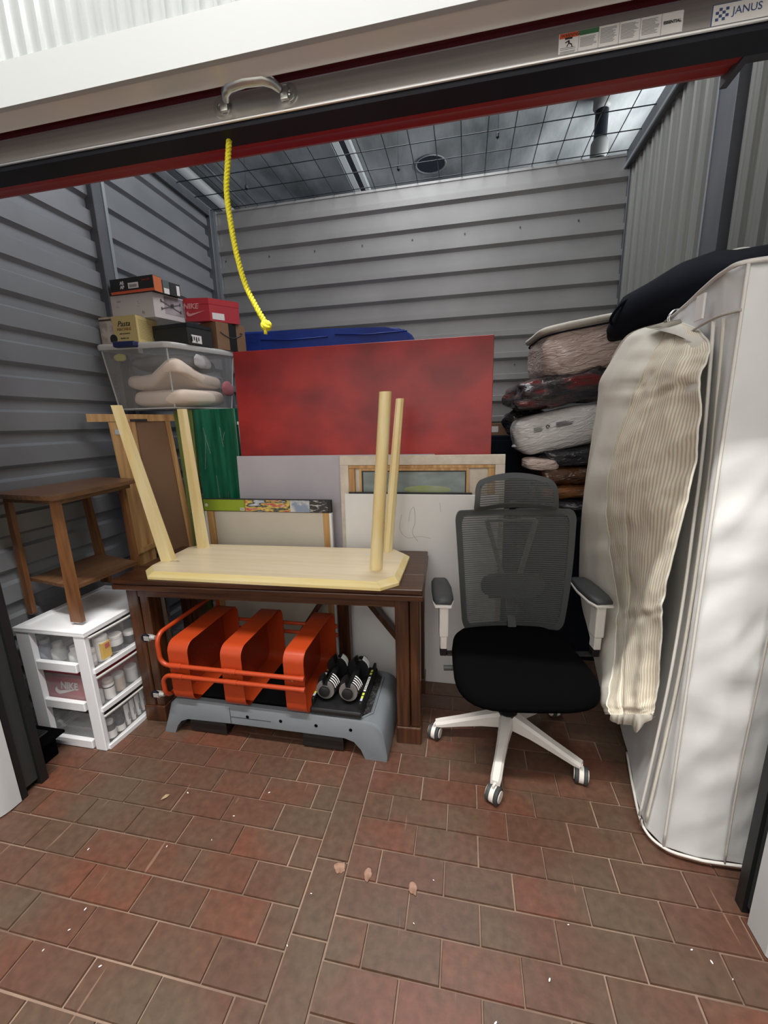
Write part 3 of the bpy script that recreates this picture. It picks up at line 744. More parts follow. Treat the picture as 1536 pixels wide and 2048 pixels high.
for z in zs:
    rail(0.085, w_ - 0.085, 0.004, 0.026, z, z + 0.045, nm='side_rail')
    rail(0.004, 0.026, 0.03, d_ - 0.03, z, z + 0.045, nm='side_rail')
    rail(0.026, w_ - 0.01, 0.03, d_ - 0.03, z + 0.012, z + 0.018, nm='divider', m=m_clear)
    # drawer: bowed clear front towards +x
    dr = B(); n = 12; ring_o = []
    y0, y1 = 0.018, d_ - 0.018
    z0, z1 = z + 0.022, z + 0.185
    bow = lambda t: 0.012 * math.sin(PI * t) + 0.004
    dr.loft([[(w_ - 0.006 + bow(k / n) * (0.4 + 0.6 * 1), y0 + (y1 - y0) * k / n, zz) for k in range(n + 1)] for zz in (z0, z1)], closed=False)
    dr.box(0.03, w_ - 0.01, 0.0282, 0.0300, z0, z1 - 0.01).box(0.03, w_ - 0.01, d_ - 0.0305, d_ - 0.0290, z0, z1 - 0.01)
    dr.box(0.0265, 0.0285, 0.031, d_ - 0.031, z0, z1 - 0.01)
    d0 = dr.obj('drawer', m_clear, du)
    b = B(); poly = [(w_ - 0.012, y0, 0)] + [(w_ - 0.002 + bow(k / n) * 1.05, y0 + (y1 - y0) * k / n, 0) for k in range(n + 1)] + [(w_ - 0.012, y1, 0)]
    b.prism([(x, y, z - 0.001 if z else 0.001) for x, y, _ in poly], (0, 0, 0.021)); b.obj('drawer_lip', m_wplas, d0)
    b = B(); b.loft([[(w_ - 0.006 + bow(k / n) + dx, y0 + (y1 - y0) * k / n, z1 + dz) for k in range(n + 1)] for dx, dz in ((0, 0), (0.006, -0.002), (0.007, -0.006), (0.002, -0.014))], closed=False)
    b.obj('drawer_handle', m_rim, d0)

def jar(nm, label, x, y, z, r, h, body, lid, lidh=0.018, band=None, group=None, neck=None, bandcol=None):
    if x > -1.75: x = min(x, -1.660 - r)
    z += 0.001
    t = thing(nm, label, 'jar' if 'jar' in nm else 'bottle', (x, y, z), group=group)
    hb = h - lidh
    if neck: prof = [(r * .95, 0), (r, .004), (r, hb * .72), (r * .9, hb * .8), (neck, hb * .9), (neck, hb)]
    else: prof = [(r * .95, 0), (r, .004), (r, hb - .006), (r * .93, hb)]
    B().lathe(prof, seg=20).obj('body', body, t, smooth=True, angle=40)
    rl = (neck or r * .93) * 1.06
    B().lathe([(rl, hb + .0005), (rl, h - .003), (rl * .92, h)], seg=20).obj('lid', lid, t, smooth=True, angle=40)
    if band: B().lathe([(r + .0006, band[0]), (r + .0006, band[1])], seg=20).obj('label_band', bandcol, t, smooth=True, angle=40)
    return t
m_pw = M('white_jar_plastic', (0.78, 0.78, 0.77), 0.4); m_pg = M('greyish_jar_plastic', (0.50, 0.50, 0.50), 0.4)
m_yel = M('yellow_label', (0.82, 0.50, 0.03), 0.5); m_tanj = M('tan_jar', (0.45, 0.38, 0.33), 0.5); m_darkj = M('dark_jar', (0.06, 0.06, 0.07), 0.4)
m_bluej = M('bluish_jar', (0.50, 0.55, 0.66), 0.5)
X0, Y0 = -2.045, 1.33
dz = [0.019, 0.224, 0.427]
zt = dz[2]
jar('paint_bottle', 'small grey bottle at the front corner of the top drawer', -1.690, 1.385, zt, 0.014, 0.085, m_pg, m_pw, band=(.02, .055), bandcol=m_pw)
g_ = jar('paint_jar', 'tall glue jar with a yellow label in the top drawer', -1.688, 1.437, zt, 0.032, 0.120, m_pw, m_pw)
B().box(-0.002, 0.0335, -0.026, 0.020, 0.012, 0.092).obj('yellow_label', m_yel, g_, label='yellow paper label')
B().box(0.0336, 0.0342, -0.010, 0.014, 0.060, 0.084).obj('label_mark', M('red_print', (.6, .05, .03), .5), g_)
jar('paint_jar', 'white jar with a dark printed band right of the yellow label jar', -1.685, 1.515, zt, 0.034, 0.085, m_pw, m_offw, band=(.006, .034), bandcol=m_darkj)
jar('paint_jar', 'small dark jar beside the table leg in the top drawer', -1.683, 1.600, zt, 0.030, 0.06, m_darkj, m_pw)
for i, (x, lb) in enumerate(((-1.975, 'bluish bottle at the left of the top window'), (-1.90, 'cream bottle in the middle of the top window'), (-1.80, 'cream bottle at the right of the top window'))):
    jar('paint_bottle', lb, x, 1.40, zt, 0.030, 0.10 - .01 * i, (m_bluej, m_pw, m_pw)[i], m_pw, neck=0.02)
zt = dz[1]
jar('paint_jar', 'small grey jar nearest the corner in the middle drawer', -1.690, 1.378, zt, 0.018, 0.070, m_pg, m_pg)
g_ = jar('paint_jar', 'white jar with black printed stripes in the middle drawer', -1.682, 1.428, zt, 0.024, 0.098, m_offw, m_tanj, band=(.060, .066), bandcol=m_dark)
jar('paint_jar', 'beige jar behind the striped one in the middle drawer', -1.690, 1.490, zt, 0.028, 0.088, m_tanj, m_pg)
jar('paint_jar', 'brownish jar near the far end of the middle drawer', -1.690, 1.568, zt, 0.030, 0.080, m_pg, m_pg)
zt = dz[0]
jar('paint_bottle', 'black-topped bottle with a white label at the front of the bottom drawer', -1.683, 1.395, zt, 0.023, 0.100, m_darkj, m_pg, band=(.012, .052), bandcol=m_offw, neck=0.016)
jar('paint_bottle', 'second dark bottle with white label in the bottom drawer', -1.676, 1.447, zt, 0.021, 0.092, m_darkj, m_darkj, band=(.008, .040), bandcol=m_offw, neck=0.015)
for i, lb in enumerate(('white paint tube next to the dark bottles in the bottom drawer', 'second white paint tube from the dark bottles', 'third white paint tube from the dark bottles', 'fourth paint tube next to the table leg')):
    t = thing('paint_tube', lb, 'paint tube', (-1.678 - .002 * i, 1.492 + i * 0.036, zt + .001), group='paint tubes in the bottom drawer')
    b = B(); b.loft([[(0.013 * math.cos(a) , 0.013 * (1 - .8 * k) * math.sin(a), 0.018 + 0.095 * k) if False else (0.013 * math.cos(a) * (1 - .85 * k), 0.013 * math.sin(a) * (1 + .15 * k), 0.018 + 0.095 * k) for a in [2 * PI * j / 14 for j in range(14)]] for k in (0, .5, 1)])
    b.obj('tube_body', m_pw, t, smooth=True, angle=50); B().lathe([(0.011, 0), (0.011, 0.0175)], seg=12).obj('cap', m_offw, t)
    B().box(0.0125, 0.0132, -0.006, 0.006, 0.03, 0.07).obj('label_print', m_grey, t)
# red shoebox seen through the middle window
m_sred = M('red_shoebox_card', (0.46, 0.030, 0.045), 0.5)
nb = thing('shoebox', 'red shoebox with white lettering behind the middle drawer window', 'box', (-1.86, 1.54, dz[1]))
B().box(-0.135, 0.135, -0.165, 0.13, 0, 0.125).obj('box_body', m_sred, nb)
B().box(-0.138, 0.138, -0.168, 0.133, 0.1255, 0.140).obj('lid', M('dark_red_lid', (.20, .02, .03), .5), nb)
text('NIKE', 0.054, m_offw, nb, loc=(0.008, -0.1665, 0.078), rot=R_, xs=0.85, shear=0.2, bold=0.0018)
swoosh(m_offw, nb, (-0.005, -0.1662, 0.052), R_, 0.072)

# black tub near left jamb
bx = thing('black_tub', 'low black plastic tub on the floor between door jamb and drawer unit', 'tub', (-1.98, 1.22, 0))
B().box(-0.13, 0.105, -0.10, 0.065, 0.0, 0.105, 0.006, 2).obj('tub_body', m_black, bx)
B().prism([(-0.14, -0.108, 0.106), (0.135, -0.095, 0.106), (0.135, 0.088, 0.106), (0.03, 0.088, 0.106), (-0.14, 0.088, 0.106)], (0, 0, 0.012)).obj('lid', m_black, bx)
B().box(-0.12, 0.08, -0.08, 0.06, 0.1185, 0.13, 0.004, 1).obj('lid_ridge', m_blackp, bx)

# ================================================================ ORANGE CART ON ITS SIDE
ct = thing('rolling_cart', 'orange three-shelf metal rolling cart lying on its side under the brown table', 'cart', (-1.03, 1.69, 0.204))
OC = (-1.03, 1.69, 0.204)
def rrect(y0, y1, z0, z1, r, n=6):
    out = []
    for cy, cz, a0 in ((y1 - r, z1 - r, 0), (y0 + r, z1 - r, PI / 2), (y0 + r, z0 + r, PI), (y1 - r, z0 + r, 1.5 * PI)):
        for k in range(n + 1): a = a0 + PI / 2 * k / n; out.append((cy + r * math.cos(a), cz + r * math.sin(a)))
    return out
for i, (x0, x1) in enumerate(((-1.36, -1.257), (-1.085, -0.983), (-0.776, -0.682))):
    z0, z1 = 0.2075, 0.522
    ro = rrect(1.47, 1.905, z0, z1, 0.05); ri = rrect(1.4735, 1.9015, z0 + .0035, z1 - .0035, 0.0465)
    b = B()
    L_ = [[(x - OC[0], y - OC[1], z - OC[2]) for y, z in r] for x, r in ((x0, ro), (x1, ro), (x1, ri), (x0, ri), (x0, ro))]
    b.loft(L_, cap=False)
    sh = b.obj('shelf_tray', m_orange, ct, smooth=True, angle=35)
    b = B(); b.tube([(x1 - OC[0], y - OC[1], z - OC[2]) for y, z in rrect(1.4715, 1.9035, z0 + .0015, z1 - .0015, 0.048)], 0.0028, 6, closed=True); b.obj('rolled_edge', m_orange, sh, smooth=True)
    b = B(); b.prism([(x0 + 0.004 - OC[0], y - OC[1], z - OC[2]) for y, z in ri], (0.002, 0, 0)); b.obj('perforated_sheet', m_perf, sh)
    for z in (0.389,):
        B().lathe([(0.006, -0.0), (0.005, -0.003), (0.0001, -0.004)], ((x0 + x1) / 2 - 0.01 - OC[0], 1.470 - OC[1], z - OC[2]), 'Y', 10).obj('rivet', m_chrome, sh)
def ctube(z_, sgn, ystart=1.452, far=False):
    """one frame tube: along the shelves, then round the wheel end and back over"""
    yf = ystart if not far else 1.925
    zz = 0.568 if sgn > 0 else 0.235
    P = [(-0.675, yf, z_), (-0.98, yf, z_), (-1.33, yf, z_)]
    r = 0.045
    for k in range(1, 7):
        a = PI / 2 * k / 6; P.append((-1.345 - r * math.sin(a), yf, z_ + sgn * r * (1 - math.cos(a))))
    P.append((-1.39, yf, zz - sgn * 0.05))
    ys = 1 if not far else -1
    for k in range(1, 7):
        a = PI / 2 * k / 6; P.append((-1.39, yf + ys * 0.045 * (1 - math.cos(a)), zz - sgn * 0.05 + sgn * 0.05 * math.sin(a)))
    P.append((-1.39, 1.69, zz))
    return [(x - OC[0], y - OC[1], z - OC[2]) for x, y, z in P]
for far in (False, True):
    for z_, sg in ((0.416, 1), (0.362, -1)):
        ft = B().tube(ctube(z_, sg, far=far), 0.0105, 12).obj('frame_tube', m_orange, ct, smooth=True, angle=60)
        yf = 1.452 if not far else 1.925
        for x in (-0.678,): B().lathe([(0.0125, -0.012), (0.0125, 0.006)], (x - OC[0], yf - OC[1], z_ - OC[2]), 'X', 14).obj('end_sleeve', m_orange, ft, smooth=True, angle=50)
        for x in (-1.31, -1.03): B().lathe([(0.0122, -0.03), (0.0122, 0.03)], (x - OC[0], yf - OC[1], z_ - OC[2]), 'X', 14).obj('joint_sleeve', m_orange, ft, smooth=True, angle=50)
for i, (y, z) in enumerate(((1.462, 0.548), (1.462, 0.246), (1.90, 0.56), (1.90, 0.245))):
    b = B(); x = -1.405 - OC[0]; yy = y - OC[1]; zz = z - OC[2]
    b.lathe([(0.010, 0), (0.010, -0.015), (0.013, -0.016), (0.013, -0.024), (0.008, -0.026)], (x, yy, zz), 'X', 12)
    b.box(x - 0.055, x - 0.022, yy - 0.012, yy - 0.009, zz - 0.014, zz + 0.008, 0.001, 1).box(x - 0.055, x - 0.022, yy + 0.009, yy + 0.012, zz - 0.014, zz + 0.008, 0.001, 1)
    b.box(x - 0.026, x - 0.022, yy - 0.012, yy + 0.012, zz - 0.014, zz + 0.008)
    cs = b.obj('caster', m_zinc, ct, smooth=True, angle=35)
    b = B(); b.lathe([(0.018, -0.007), (0.020, -0.005), (0.020, 0.005), (0.018, 0.007)], (x - 0.055, yy, zz - 0.006), 'Y', 18); b.obj('wheel', m_rubber, cs, smooth=True, angle=40)

# ================================================================ FITNESS DECK
dk = thing('fitness_deck', 'grey plastic exercise step deck under the orange cart and dumbbells', 'exercise step', (-0.897, 1.69, 0))
def dprof(s=1.0):
    return [(-0.575, 0), (-0.515, 0), (-0.495, 0.045), (-0.47, 0.075), (-0.43, 0.092), (-0.20, 0.098), (0.20, 0.100), (0.38, 0.100), (0.425, 0.085), (0.455, 0.05), (0.475, 0), (0.575, 0), (0.578, 0.03), (0.562, 0.14), (0.545, 0.175), (0.51, 0.196), (0.46, 0.200), (-0.45, 0.200), (-0.49, 0.195), (-0.515, 0.17)]
P = dprof(); b = B()
rings = []
for y, ins in ((-0.195, 0.012), (-0.188, 0.0), (0.0, 0.0), (0.188, 0.0), (0.195, 0.012)):
    rings.append([(x * (1 - ins * .3), y, z - (ins if z > 0.15 else 0)) for x, z in P])
b.loft(rings)
body = b.obj('deck_body', m_deck, dk, smooth=True, angle=38)
B().box(-0.44, 0.33, -0.165, 0.165, 0.2005, 0.2030, 0.001, 1).obj('top_mat', m_black, dk)
b = B(); b.prism([(0.335, -0.165, 0.2005), (0.455, -0.165, 0.2005), (0.49, -0.13, 0.2005), (0.49, 0.13, 0.2005), (0.455, 0.165, 0.2005), (0.335, 0.165, 0.2005)], (0, 0, 0.004)); b.obj('speckled_pad', m_mat, dk)
b = B(); b.tube([(0.335, -0.172, 0.203), (0.462, -0.172, 0.202), (0.500, -0.135, 0.200), (0.500, 0.135, 0.200), (0.462, 0.172, 0.202)], 0.005, 6); b.obj('pad_rim', m_deck, dk, smooth=True)
for x in (-0.10, 0.07, 0.245, 0.41):
    B().lathe([(0.008, -0.1965), (0.008, -0.194)], (x, 0, 0.148), 'Y', 12).obj('screw_hole', m_black, body)
B().box(-0.1915, -0.1895, -0.1965, -0.1945, 0.10, 0.186).box(-0.19, 0.02, -0.1965, -0.1945, 0.138, 0.1395).obj('panel_seam', m_track2, body)
for x in (-0.335, 0.265):
    b = B(); b.loft([[(x + u * (0.10 - k * .012), 0.0 + v * (0.175 - .02 * k), z) for u, v in ((-1, -1), (1, -1), (1, .9), (-1, .9))] for k, z in ((0.8, 0.001), (0, 0.015), (0, 0.060), (.6, 0.0995))])
    b.obj('folding_foot', m_blackp, dk)

# dumbbells and tray
dt = thing('dumbbell_tray', 'black cradle tray with striped scale strips holding two dumbbells', 'tray', (-0.559, 1.68, 0.2095))
def tr(x0, x1, y0, y1, z0, z1, bev=0.008): return B().box(x0, x1, y0, y1, z0, z1, bev, 2)
tr(-0.119, 0.125, -0.185, 0.17, 0.0, 0.028).obj('tray_base', m_blackp, dt)
for x in (-0.119, 0.107):
    r_ = tr(x, x + 0.014, -0.16, 0.16, 0.0285, 0.062, 0.004).obj('tray_side', m_blackp, dt)
    for k, (c, m) in enumerate(((-0.135, m_bluej), (-0.118, m_yel), (-0.095, m_yel), (-0.02, m_offw), (0.06, m_yel), (0.085, m_yel))):
        hl = 0.008 if m is not m_offw else 0.055
        B().box(x + 0.002, x + 0.012, c - hl + 0.0 + (0.0), c + hl, 0.0622, 0.0630).obj('scale_mark', M('lime_mark', (.62, .70, .10), .5) if m is m_yel else m, r_)
    b = B()
    for q in range(8): b.box(x + 0.004, x + 0.010, -0.065 + q * .012, -0.058 + q * .012, 0.0631, 0.0634)
    b.obj('scale_print', m_dark, r_)
m_plate = M('dumbbell_plate_grey', (0.30, 0.28, 0.27), 0.35, 0.5); m_stripew = M('white_plate_rim', (0.82, 0.82, 0.82), 0.35)
for i, (x, lb) in enumerate(((-0.620, 'left one of two black and silver adjustable dumbbells'), (-0.509, 'right one of two black and silver adjustable dumbbells'))):
    db = thing('dumbbell', lb, 'dumbbell', (x, 1.675, 0.295), group='dumbbells on the tray')
    B().lathe([(0.014, -0.06), (0.017, -0.03), (0.018, 0), (0.017, 0.03), (0.014, 0.06)], (0, 0, 0), 'Y', 16).obj('grip', m_blackp, db, smooth=True, angle=40)
    for s in (-1, 1):
        for k in range(5):
            y0 = s * (0.062 + k * 0.0125); r = 0.053 - 0.0024 * k
            b = B(); n = 26; a0, a1 = PI / 2 + 0.35, PI / 2 + 2 * PI - 0.35
            outl = [(math.cos(a0 + (a1 - a0) * q / n) * r, math.sin(a0 + (a1 - a0) * q / n) * r * 1.05) for q in range(n + 1)] + [(0.012, 0.02), (-0.012, 0.02)]
            outl = outl[:-2] + [(0.010, 0.016), (-0.010, 0.016)]
            b.prism([(px_, y0, pz_) for px_, pz_ in outl], (0, s * 0.009, 0)); pl = b.obj('weight_plate', m_plate if k == 4 else m_blackp, db)
            if k < 4:
                pts = [(math.cos(t) * (r + .0006), y0 + s * 0.0060, math.sin(t) * (r * 1.05 + .0006)) for t in [0.15 + q * (1.15 - 0.15) / 8 for q in range(9)]]
                B().tube(pts, 0.0026, 6).obj('white_stripe', m_stripew, pl)
        B().lathe([(0.026, s * 0.128), (0.026, s * 0.138), (0.018, s * 0.142)], (0, 0, 0.0), 'Y', 20).obj('dial', m_blackp, db, smooth=True, angle=40)

# ================================================================ OFFICE CHAIR
YAW = math.radians(8)
ch = thing('office_chair', 'black mesh office chair with white frame, headrest and five-star wheeled base', 'office chair', (0.215, 1.717, 0), (0, 0, YAW))
for k, a in enumerate((-103, -31, -175, 41, 113)):
    t = math.radians(a - 8); u = Vector((math.cos(t), math.sin(t), 0)); v = Vector((-math.sin(t), math.cos(t), 0))
    b = B(); rings = []
    for q, (r, w0, zt_, zb) in enumerate(((0.0, 0.032, 0.165, 0.095), (0.05, 0.030, 0.163, 0.096), (0.12, 0.024, 0.145, 0.092), (0.22, 0.021, 0.118, 0.080), (0.31, 0.022, 0.096, 0.070), (0.335, 0.019, 0.090, 0.070))):
        c = u * r
        rings.append([c - v * w0 + Vector((0, 0, zb)), c + v * w0 + Vector((0, 0, zb)), c + v * w0 + Vector((0, 0, zt_ - .012)), c + v * w0 * .6 + Vector((0, 0, zt_)), c - v * w0 * .6 + Vector((0, 0, zt_)), c - v * w0 + Vector((0, 0, zt_ - .012))])
    b.loft(rings); leg = b.obj('base_leg', m_chairw, ch, smooth=True, angle=30)
    sw = {0: 0.5, 1: 0.9, 2: 0.3}.get(k, 1.4); c = u * 0.335 + Vector((0, 0, 0.0)); wd = Vector((math.cos(t + sw), math.sin(t + sw), 0)); ax = Vector((-wd.y, wd.x, 0))
    if k == 0: ax = Vector((0.80, -0.60, 0)); wd = Vector((0.60, 0.80, 0))
    if k == 1: ax = Vector((0.93, -0.35, 0)); wd = Vector((0.35, 0.93, 0))
    if k == 2: ax = Vector((0.90, -0.44, 0)); wd = Vector((0.44, 0.90, 0))
    R3 = Matrix((ax, wd, Vector((0, 0, 1)))).transposed().to_4x4(); R3.translation = c - wd * 0.008 + Vector((0, 0, 0.0355))
    t_ = B(); t_.lathe([(0.011, -0.009), (0.033, -0.009), (0.033, 0.009), (0.011, 0.009)], (0, 0, 0), 'X', 24)
    hub = B(); hub.merge(t_.bm, R3); hub.bm.verts.ensure_lookup_table()
    t_ = B(); t_.box(-0.004, 0.004, -0.012, 0.012, 0.0, 0.045); hub.merge(t_.bm, R3)
    cs = hub.obj('caster', m_chairw, leg, smooth=True, angle=40)
    for s in (-1, 1):
        t_ = B(); t_.lathe([(0.0325, s * 0.0095), (0.0345, s * 0.012), (0.0345, s * 0.022), (0.031, s * 0.025), (0.025, s * 0.0255)], (0, 0, 0), 'X', 24); q = B(); q.merge(t_.bm, R3)
        t_ = B(); t_.lathe([(0.0235, s * 0.0258), (0.0235, s * 0.0285), (0.015, s * 0.029)], (0, 0, 0), 'X', 24); q2 = B(); q2.merge(t_.bm, R3)
        # both wheel halves belong to the caster
        o1 = q.obj('wheel_tread', m_frame_g, leg, smooth=True, angle=40); o2 = q2.obj('wheel_cap', m_chairw, leg, smooth=True, angle=40)
B().lathe([(0.045, 0.10), (0.045, 0.168), (0.030, 0.175), (0.030, 0.30), (0.026, 0.30), (0.026, 0.42)], (0, 0, 0), 'Z', 20).obj('gas_lift', m_blackp, ch, smooth=True, angle=40)
B().box(-0.10, 0.13, -0.14, 0.14, 0.385, 0.425, 0.012, 2).obj('tilt_mechanism', m_blackp, ch)
# seat
b = B(); rings = []
def seat_ring(s, z, dz_front):
    out = []
    for k in range(40):
        t = 2 * PI * k / 40; cx, cy = math.cos(t), math.sin(t)
        e = 2 / 3.8; x = math.copysign(abs(cx) ** e, cx) * 0.280 * s; y = math.copysign(abs(cy) ** e, cy) * 0.285 * s
        x *= (1 - 0.06 * (y / 0.26)); zf = z - dz_front * max(0, (-y - 0.10) / 0.17) ** 2
        out.append((x + 0.015, y - 0.055, zf))
    return out
b.loft([seat_ring(.86, 0.425, 0.0), seat_ring(.97, 0.43, 0.008), seat_ring(1.0, 0.447, 0.018), seat_ring(.99, 0.475, 0.028), seat_ring(.93, 0.494, 0.032), seat_ring(.75, 0.502, 0.03), seat_ring(.35, 0.503, 0.02), seat_ring(.05, 0.503, 0.0)])
seat = b.obj('seat', m_black, ch, smooth=True)
B().lathe([(0.012, -0.30), (0.012, -0.255)], (0.0, -0.02, 0.40), 'X', 12).obj('height_lever', m_frame_g, ch)
# backrest
def back_pt(u, v, off=0.0):
    """u -1..1 across, v 0..1 up"""
    hw = 0.240 + 0.042 * max(v, 0) ** 0.8
    if v > 0.93: hw -= 0.0
    x = 0.052 + u * hw; z = 0.490 + v * 0.590
    y = 0.205 + 0.035 * v + 0.03 * math.sin(v * PI * 1.1) * -0.6 - 0.030 * u * u + off
    return Vector((x, y, z))
def outline(inset):
    pts = []; r = 0.10; n = 8
    for (cu, cv, a0) in ((1 - r - inset, 1 - r * .9 - inset, 0), (-1 + r + inset, 1 - r * .9 - inset, PI / 2), (-1 + r + inset, r * .8 + inset, PI), (1 - r - inset, r * .8 + inset, 1.5 * PI)):
        for k in range(n + 1):
            a = a0 + PI / 2 * k / n; pts.append((cu + r * math.cos(a), cv + r * .9 * math.sin(a)))
    full = []
    for (a, b_) in zip(pts, pts[1:] + pts[:1]):
        m = max(1, int(math.hypot(a[0] - b_[0], a[1] - b_[1]) / 0.12))
        for q in range(m): full.append((a[0] + (b_[0] - a[0]) * q / m, a[1] + (b_[1] - a[1]) * q / m))
    return full
o_, i_ = outline(0.0), outline(0.0)
i_ = [(u * 0.90, 0.5 + (v - 0.5) * 0.92) for u, v in o_]
b = B(); b.loft([[back_pt(u, v, 0.0) for u, v in o_], [back_pt(u, v, -0.008) for u, v in o_], [back_pt(u, v, -0.008) for u, v in i_], [back_pt(u, v, 0.010) for u, v in i_], [back_pt(u, v, 0.012) for u, v in o_], [back_pt(u, v, 0.0) for u, v in o_]], cap=False)
b.obj('back_frame', m_frame_g, ch, smooth=True, angle=60)
b = B(); n = 18
b.loft([[back_pt(u * 0.915, 0.5 + (v - 0.5) * 0.93, -0.004) for u in [-1 + 2 * k / n for k in range(n + 1)]] for v in [j / n for j in range(n + 1)]], closed=False)
b.obj('back_mesh', m_netting, ch, smooth=True)
# V shaped support and lumbar pad behind the mesh
vs = B().beam((-0.070, 0.262, 1.02), (0.010, 0.245, 0.745), 0.020, 0.020, up=(0, 1, 0)).beam((0.165, 0.262, 1.02), (0.095, 0.245, 0.745), 0.020, 0.020, up=(0, 1, 0)).beam((-0.07, 0.262, 1.02), (0.165, 0.262, 1.02), 0.014, 0.018, up=(0, 1, 0))
vs.obj('back_support', M('grey_back_support', (.22, .22, .21), .5), ch)
B().blob((0.060, 0.236, 0.695), (0.155, 0.020, 0.062), 4, (36, 14)).obj('lumbar_pad', m_frame_g, ch, smooth=True)
B().beam((0.055, 0.29, 0.70), (0.05, 0.14, 0.41), 0.04, 0.02, up=(0, 1, 0)).obj('back_stem', m_blackp, ch)
B().beam((-0.05, 0.262, 0.62), (0.17, 0.262, 0.62), 0.01, 0.012, up=(0, 1, 0)).obj('lumbar_bar', m_frame_g, ch)
# headrest
def head(u, v, off=0):
    arch = 0.035 * (1 - u * u)
    return Vector((0.035 + u * 0.188 * (1 - .05 * v), 0.185 + 0.045 * u * u * -1 + 0.02 * v + off - .015 * math.sin(v * PI), 1.088 + v * 0.135 + arch * v - (0.012 * (1 - u * u)) * (1 - v) * -1))
def hout():
    pts = []; r = 0.14; n = 6
    for (cu, cv, a0) in ((1 - r, 1 - r * 2, 0), (-1 + r, 1 - r * 2, PI / 2), (-1 + r, r, PI), (1 - r, r, 1.5 * PI)):
        for k in range(n + 1):
            a = a0 + PI / 2 * k / n; pts.append((cu + r * math.cos(a), cv + (r * 2 if a0 < PI else r) * math.sin(a)))
    full = []
    for (a, b_) in zip(pts, pts[1:] + pts[:1]):
        m = max(1, int(math.hypot(a[0] - b_[0], a[1] - b_[1]) / 0.12))
        for q in range(m): full.append((a[0] + (b_[0] - a[0]) * q / m, a[1] + (b_[1] - a[1]) * q / m))
    return full
o_ = hout(); i_ = [(u * 0.88, 0.5 + (v - 0.5) * 0.72) for u, v in o_]
b = B(); b.loft([[head(u, v, 0.0) for u, v in o_], [head(u, v, -0.010) for u, v in i_], [head(u, v, 0.004) for u, v in i_], [head(u, v, 0.016) for u, v in o_], [head(u, v, 0.0) for u, v in o_]], cap=False)
hd = b.obj('headrest', m_frame_g, ch, smooth=True, angle=60)
b = B(); b.loft([[head(u * 0.9, 0.5 + (v - 0.5) * .74, -0.009) for u in [-1 + 2 * k / n for k in range(n + 1)]] for v in [j / 6 for j in range(7)]], closed=False); b.obj('headrest_mesh', m_netting, hd, smooth=True)
B().beam((0.045, 0.285, 1.03), (0.045, 0.225, 1.12), 0.03, 0.012, up=(0, 1, 0)).obj('headrest_stem', m_blackp, ch)
# arms
for s, cx in ((-1, -0.295), (1, 0.404)):
    fx = cx
    b = B(); ring = []
    pl = [(-0.040, -0.145), (0.030, -0.150), (0.046, -0.10), (0.050, 0.02), (0.040, 0.12), (0.028, 0.145), (-0.030, 0.145), (-0.045, 0.10), (-0.050, 0.0), (-0.050, -0.10)]
    pl = [(x * s * -1, y) for x, y in pl]
    ap = B().loft([[(fx + x * k, 0.17 + y * k, z) for x, y in pl] for k, z in ((.97, 0.672), (1.03, 0.676), (1.03, 0.684), (.99, 0.687))]).obj('arm_plate', m_chairw, ch, smooth=True, angle=50)
    B().loft([[(fx + x * k, 0.17 + y * k, z) for x, y in pl] for k, z in ((.96, 0.687), (.99, 0.692), (.98, 0.703), (.90, 0.710), (.5, 0.711))]).obj('arm_pad', m_greyp, ap, smooth=True, angle=60)
    lo = B().box(fx - 0.021, fx + 0.021, 0.035, 0.10, 0.52, 0.672, 0.006, 2).obj('arm_post', m_chairw, ch)
    B().box(fx - 0.016, fx + 0.016, 0.042, 0.093, 0.455, 0.52, 0.004, 1).obj('post_insert', m_chairw, lo)
    B().box(min(fx + 0.016, 0.05), max(fx - 0.016, 0.05), 0.05, 0.088, 0.415, 0.4245 if False else 0.424, 0.003, 1).box(fx - 0.016, fx + 0.016, 0.05, 0.088, 0.415, 0.46, 0.003, 1).obj('arm_bracket', m_blackp, ch)

# ================================================================ CANVASES LEANING AT THE BACK
def lean(b_, y0, s=0.04): 
    for v in b_.bm.verts: v.co.y += (v.co.z - 1.1) * s
    return b_
def canvas(name, label, cat, x0, x1, z1, y, th, mat, side=None, z0=0.0):
    t = thing(name, label, cat, ((x0 + x1) / 2, y, z0)); o_ = ((x0 + x1) / 2, y, z0)
    b = B().box(x0, x1, y, y + th, z0, z1, 0.002, 1); lean(b, y)
    bmesh.ops.translate(b.bm, verts=b.bm.verts, vec=(-o_[0], -o_[1], -o_[2])); b.obj('painted_face', mat, t)
    b = B().box(x0 + .01, x1 - .01, y + th + .0004, y + th + .006, z0 + .01, z1 - .01); lean(b, y)
    bmesh.ops.translate(b.bm, verts=b.bm.verts, vec=(-o_[0], -o_[1], -o_[2])); b.obj('stretcher_bars', m_pine_d, t)
    return t
canvas('canvas_painting', 'large bright red abstract canvas standing behind the others', 'painting', -1.340, 0.136, 1.926, 2.243, 0.024, m_red)
canvas('canvas_painting', 'lavender-grey canvas in front of the red one, left half visible', 'painting', -1.357, -0.163, 1.325, 2.219, 0.014, m_lav)
wc = canvas('canvas_painting', 'white canvas with faint pencil lines standing on the floor behind the office chair', 'painting', -0.665, 0.178, 1.113, 2.150, 0.012, m_cwhite)
m_pencil = M('faint_pencil', (0.36, 0.35, 0.34), 0.7)
rr = random.Random(5)
b = B()
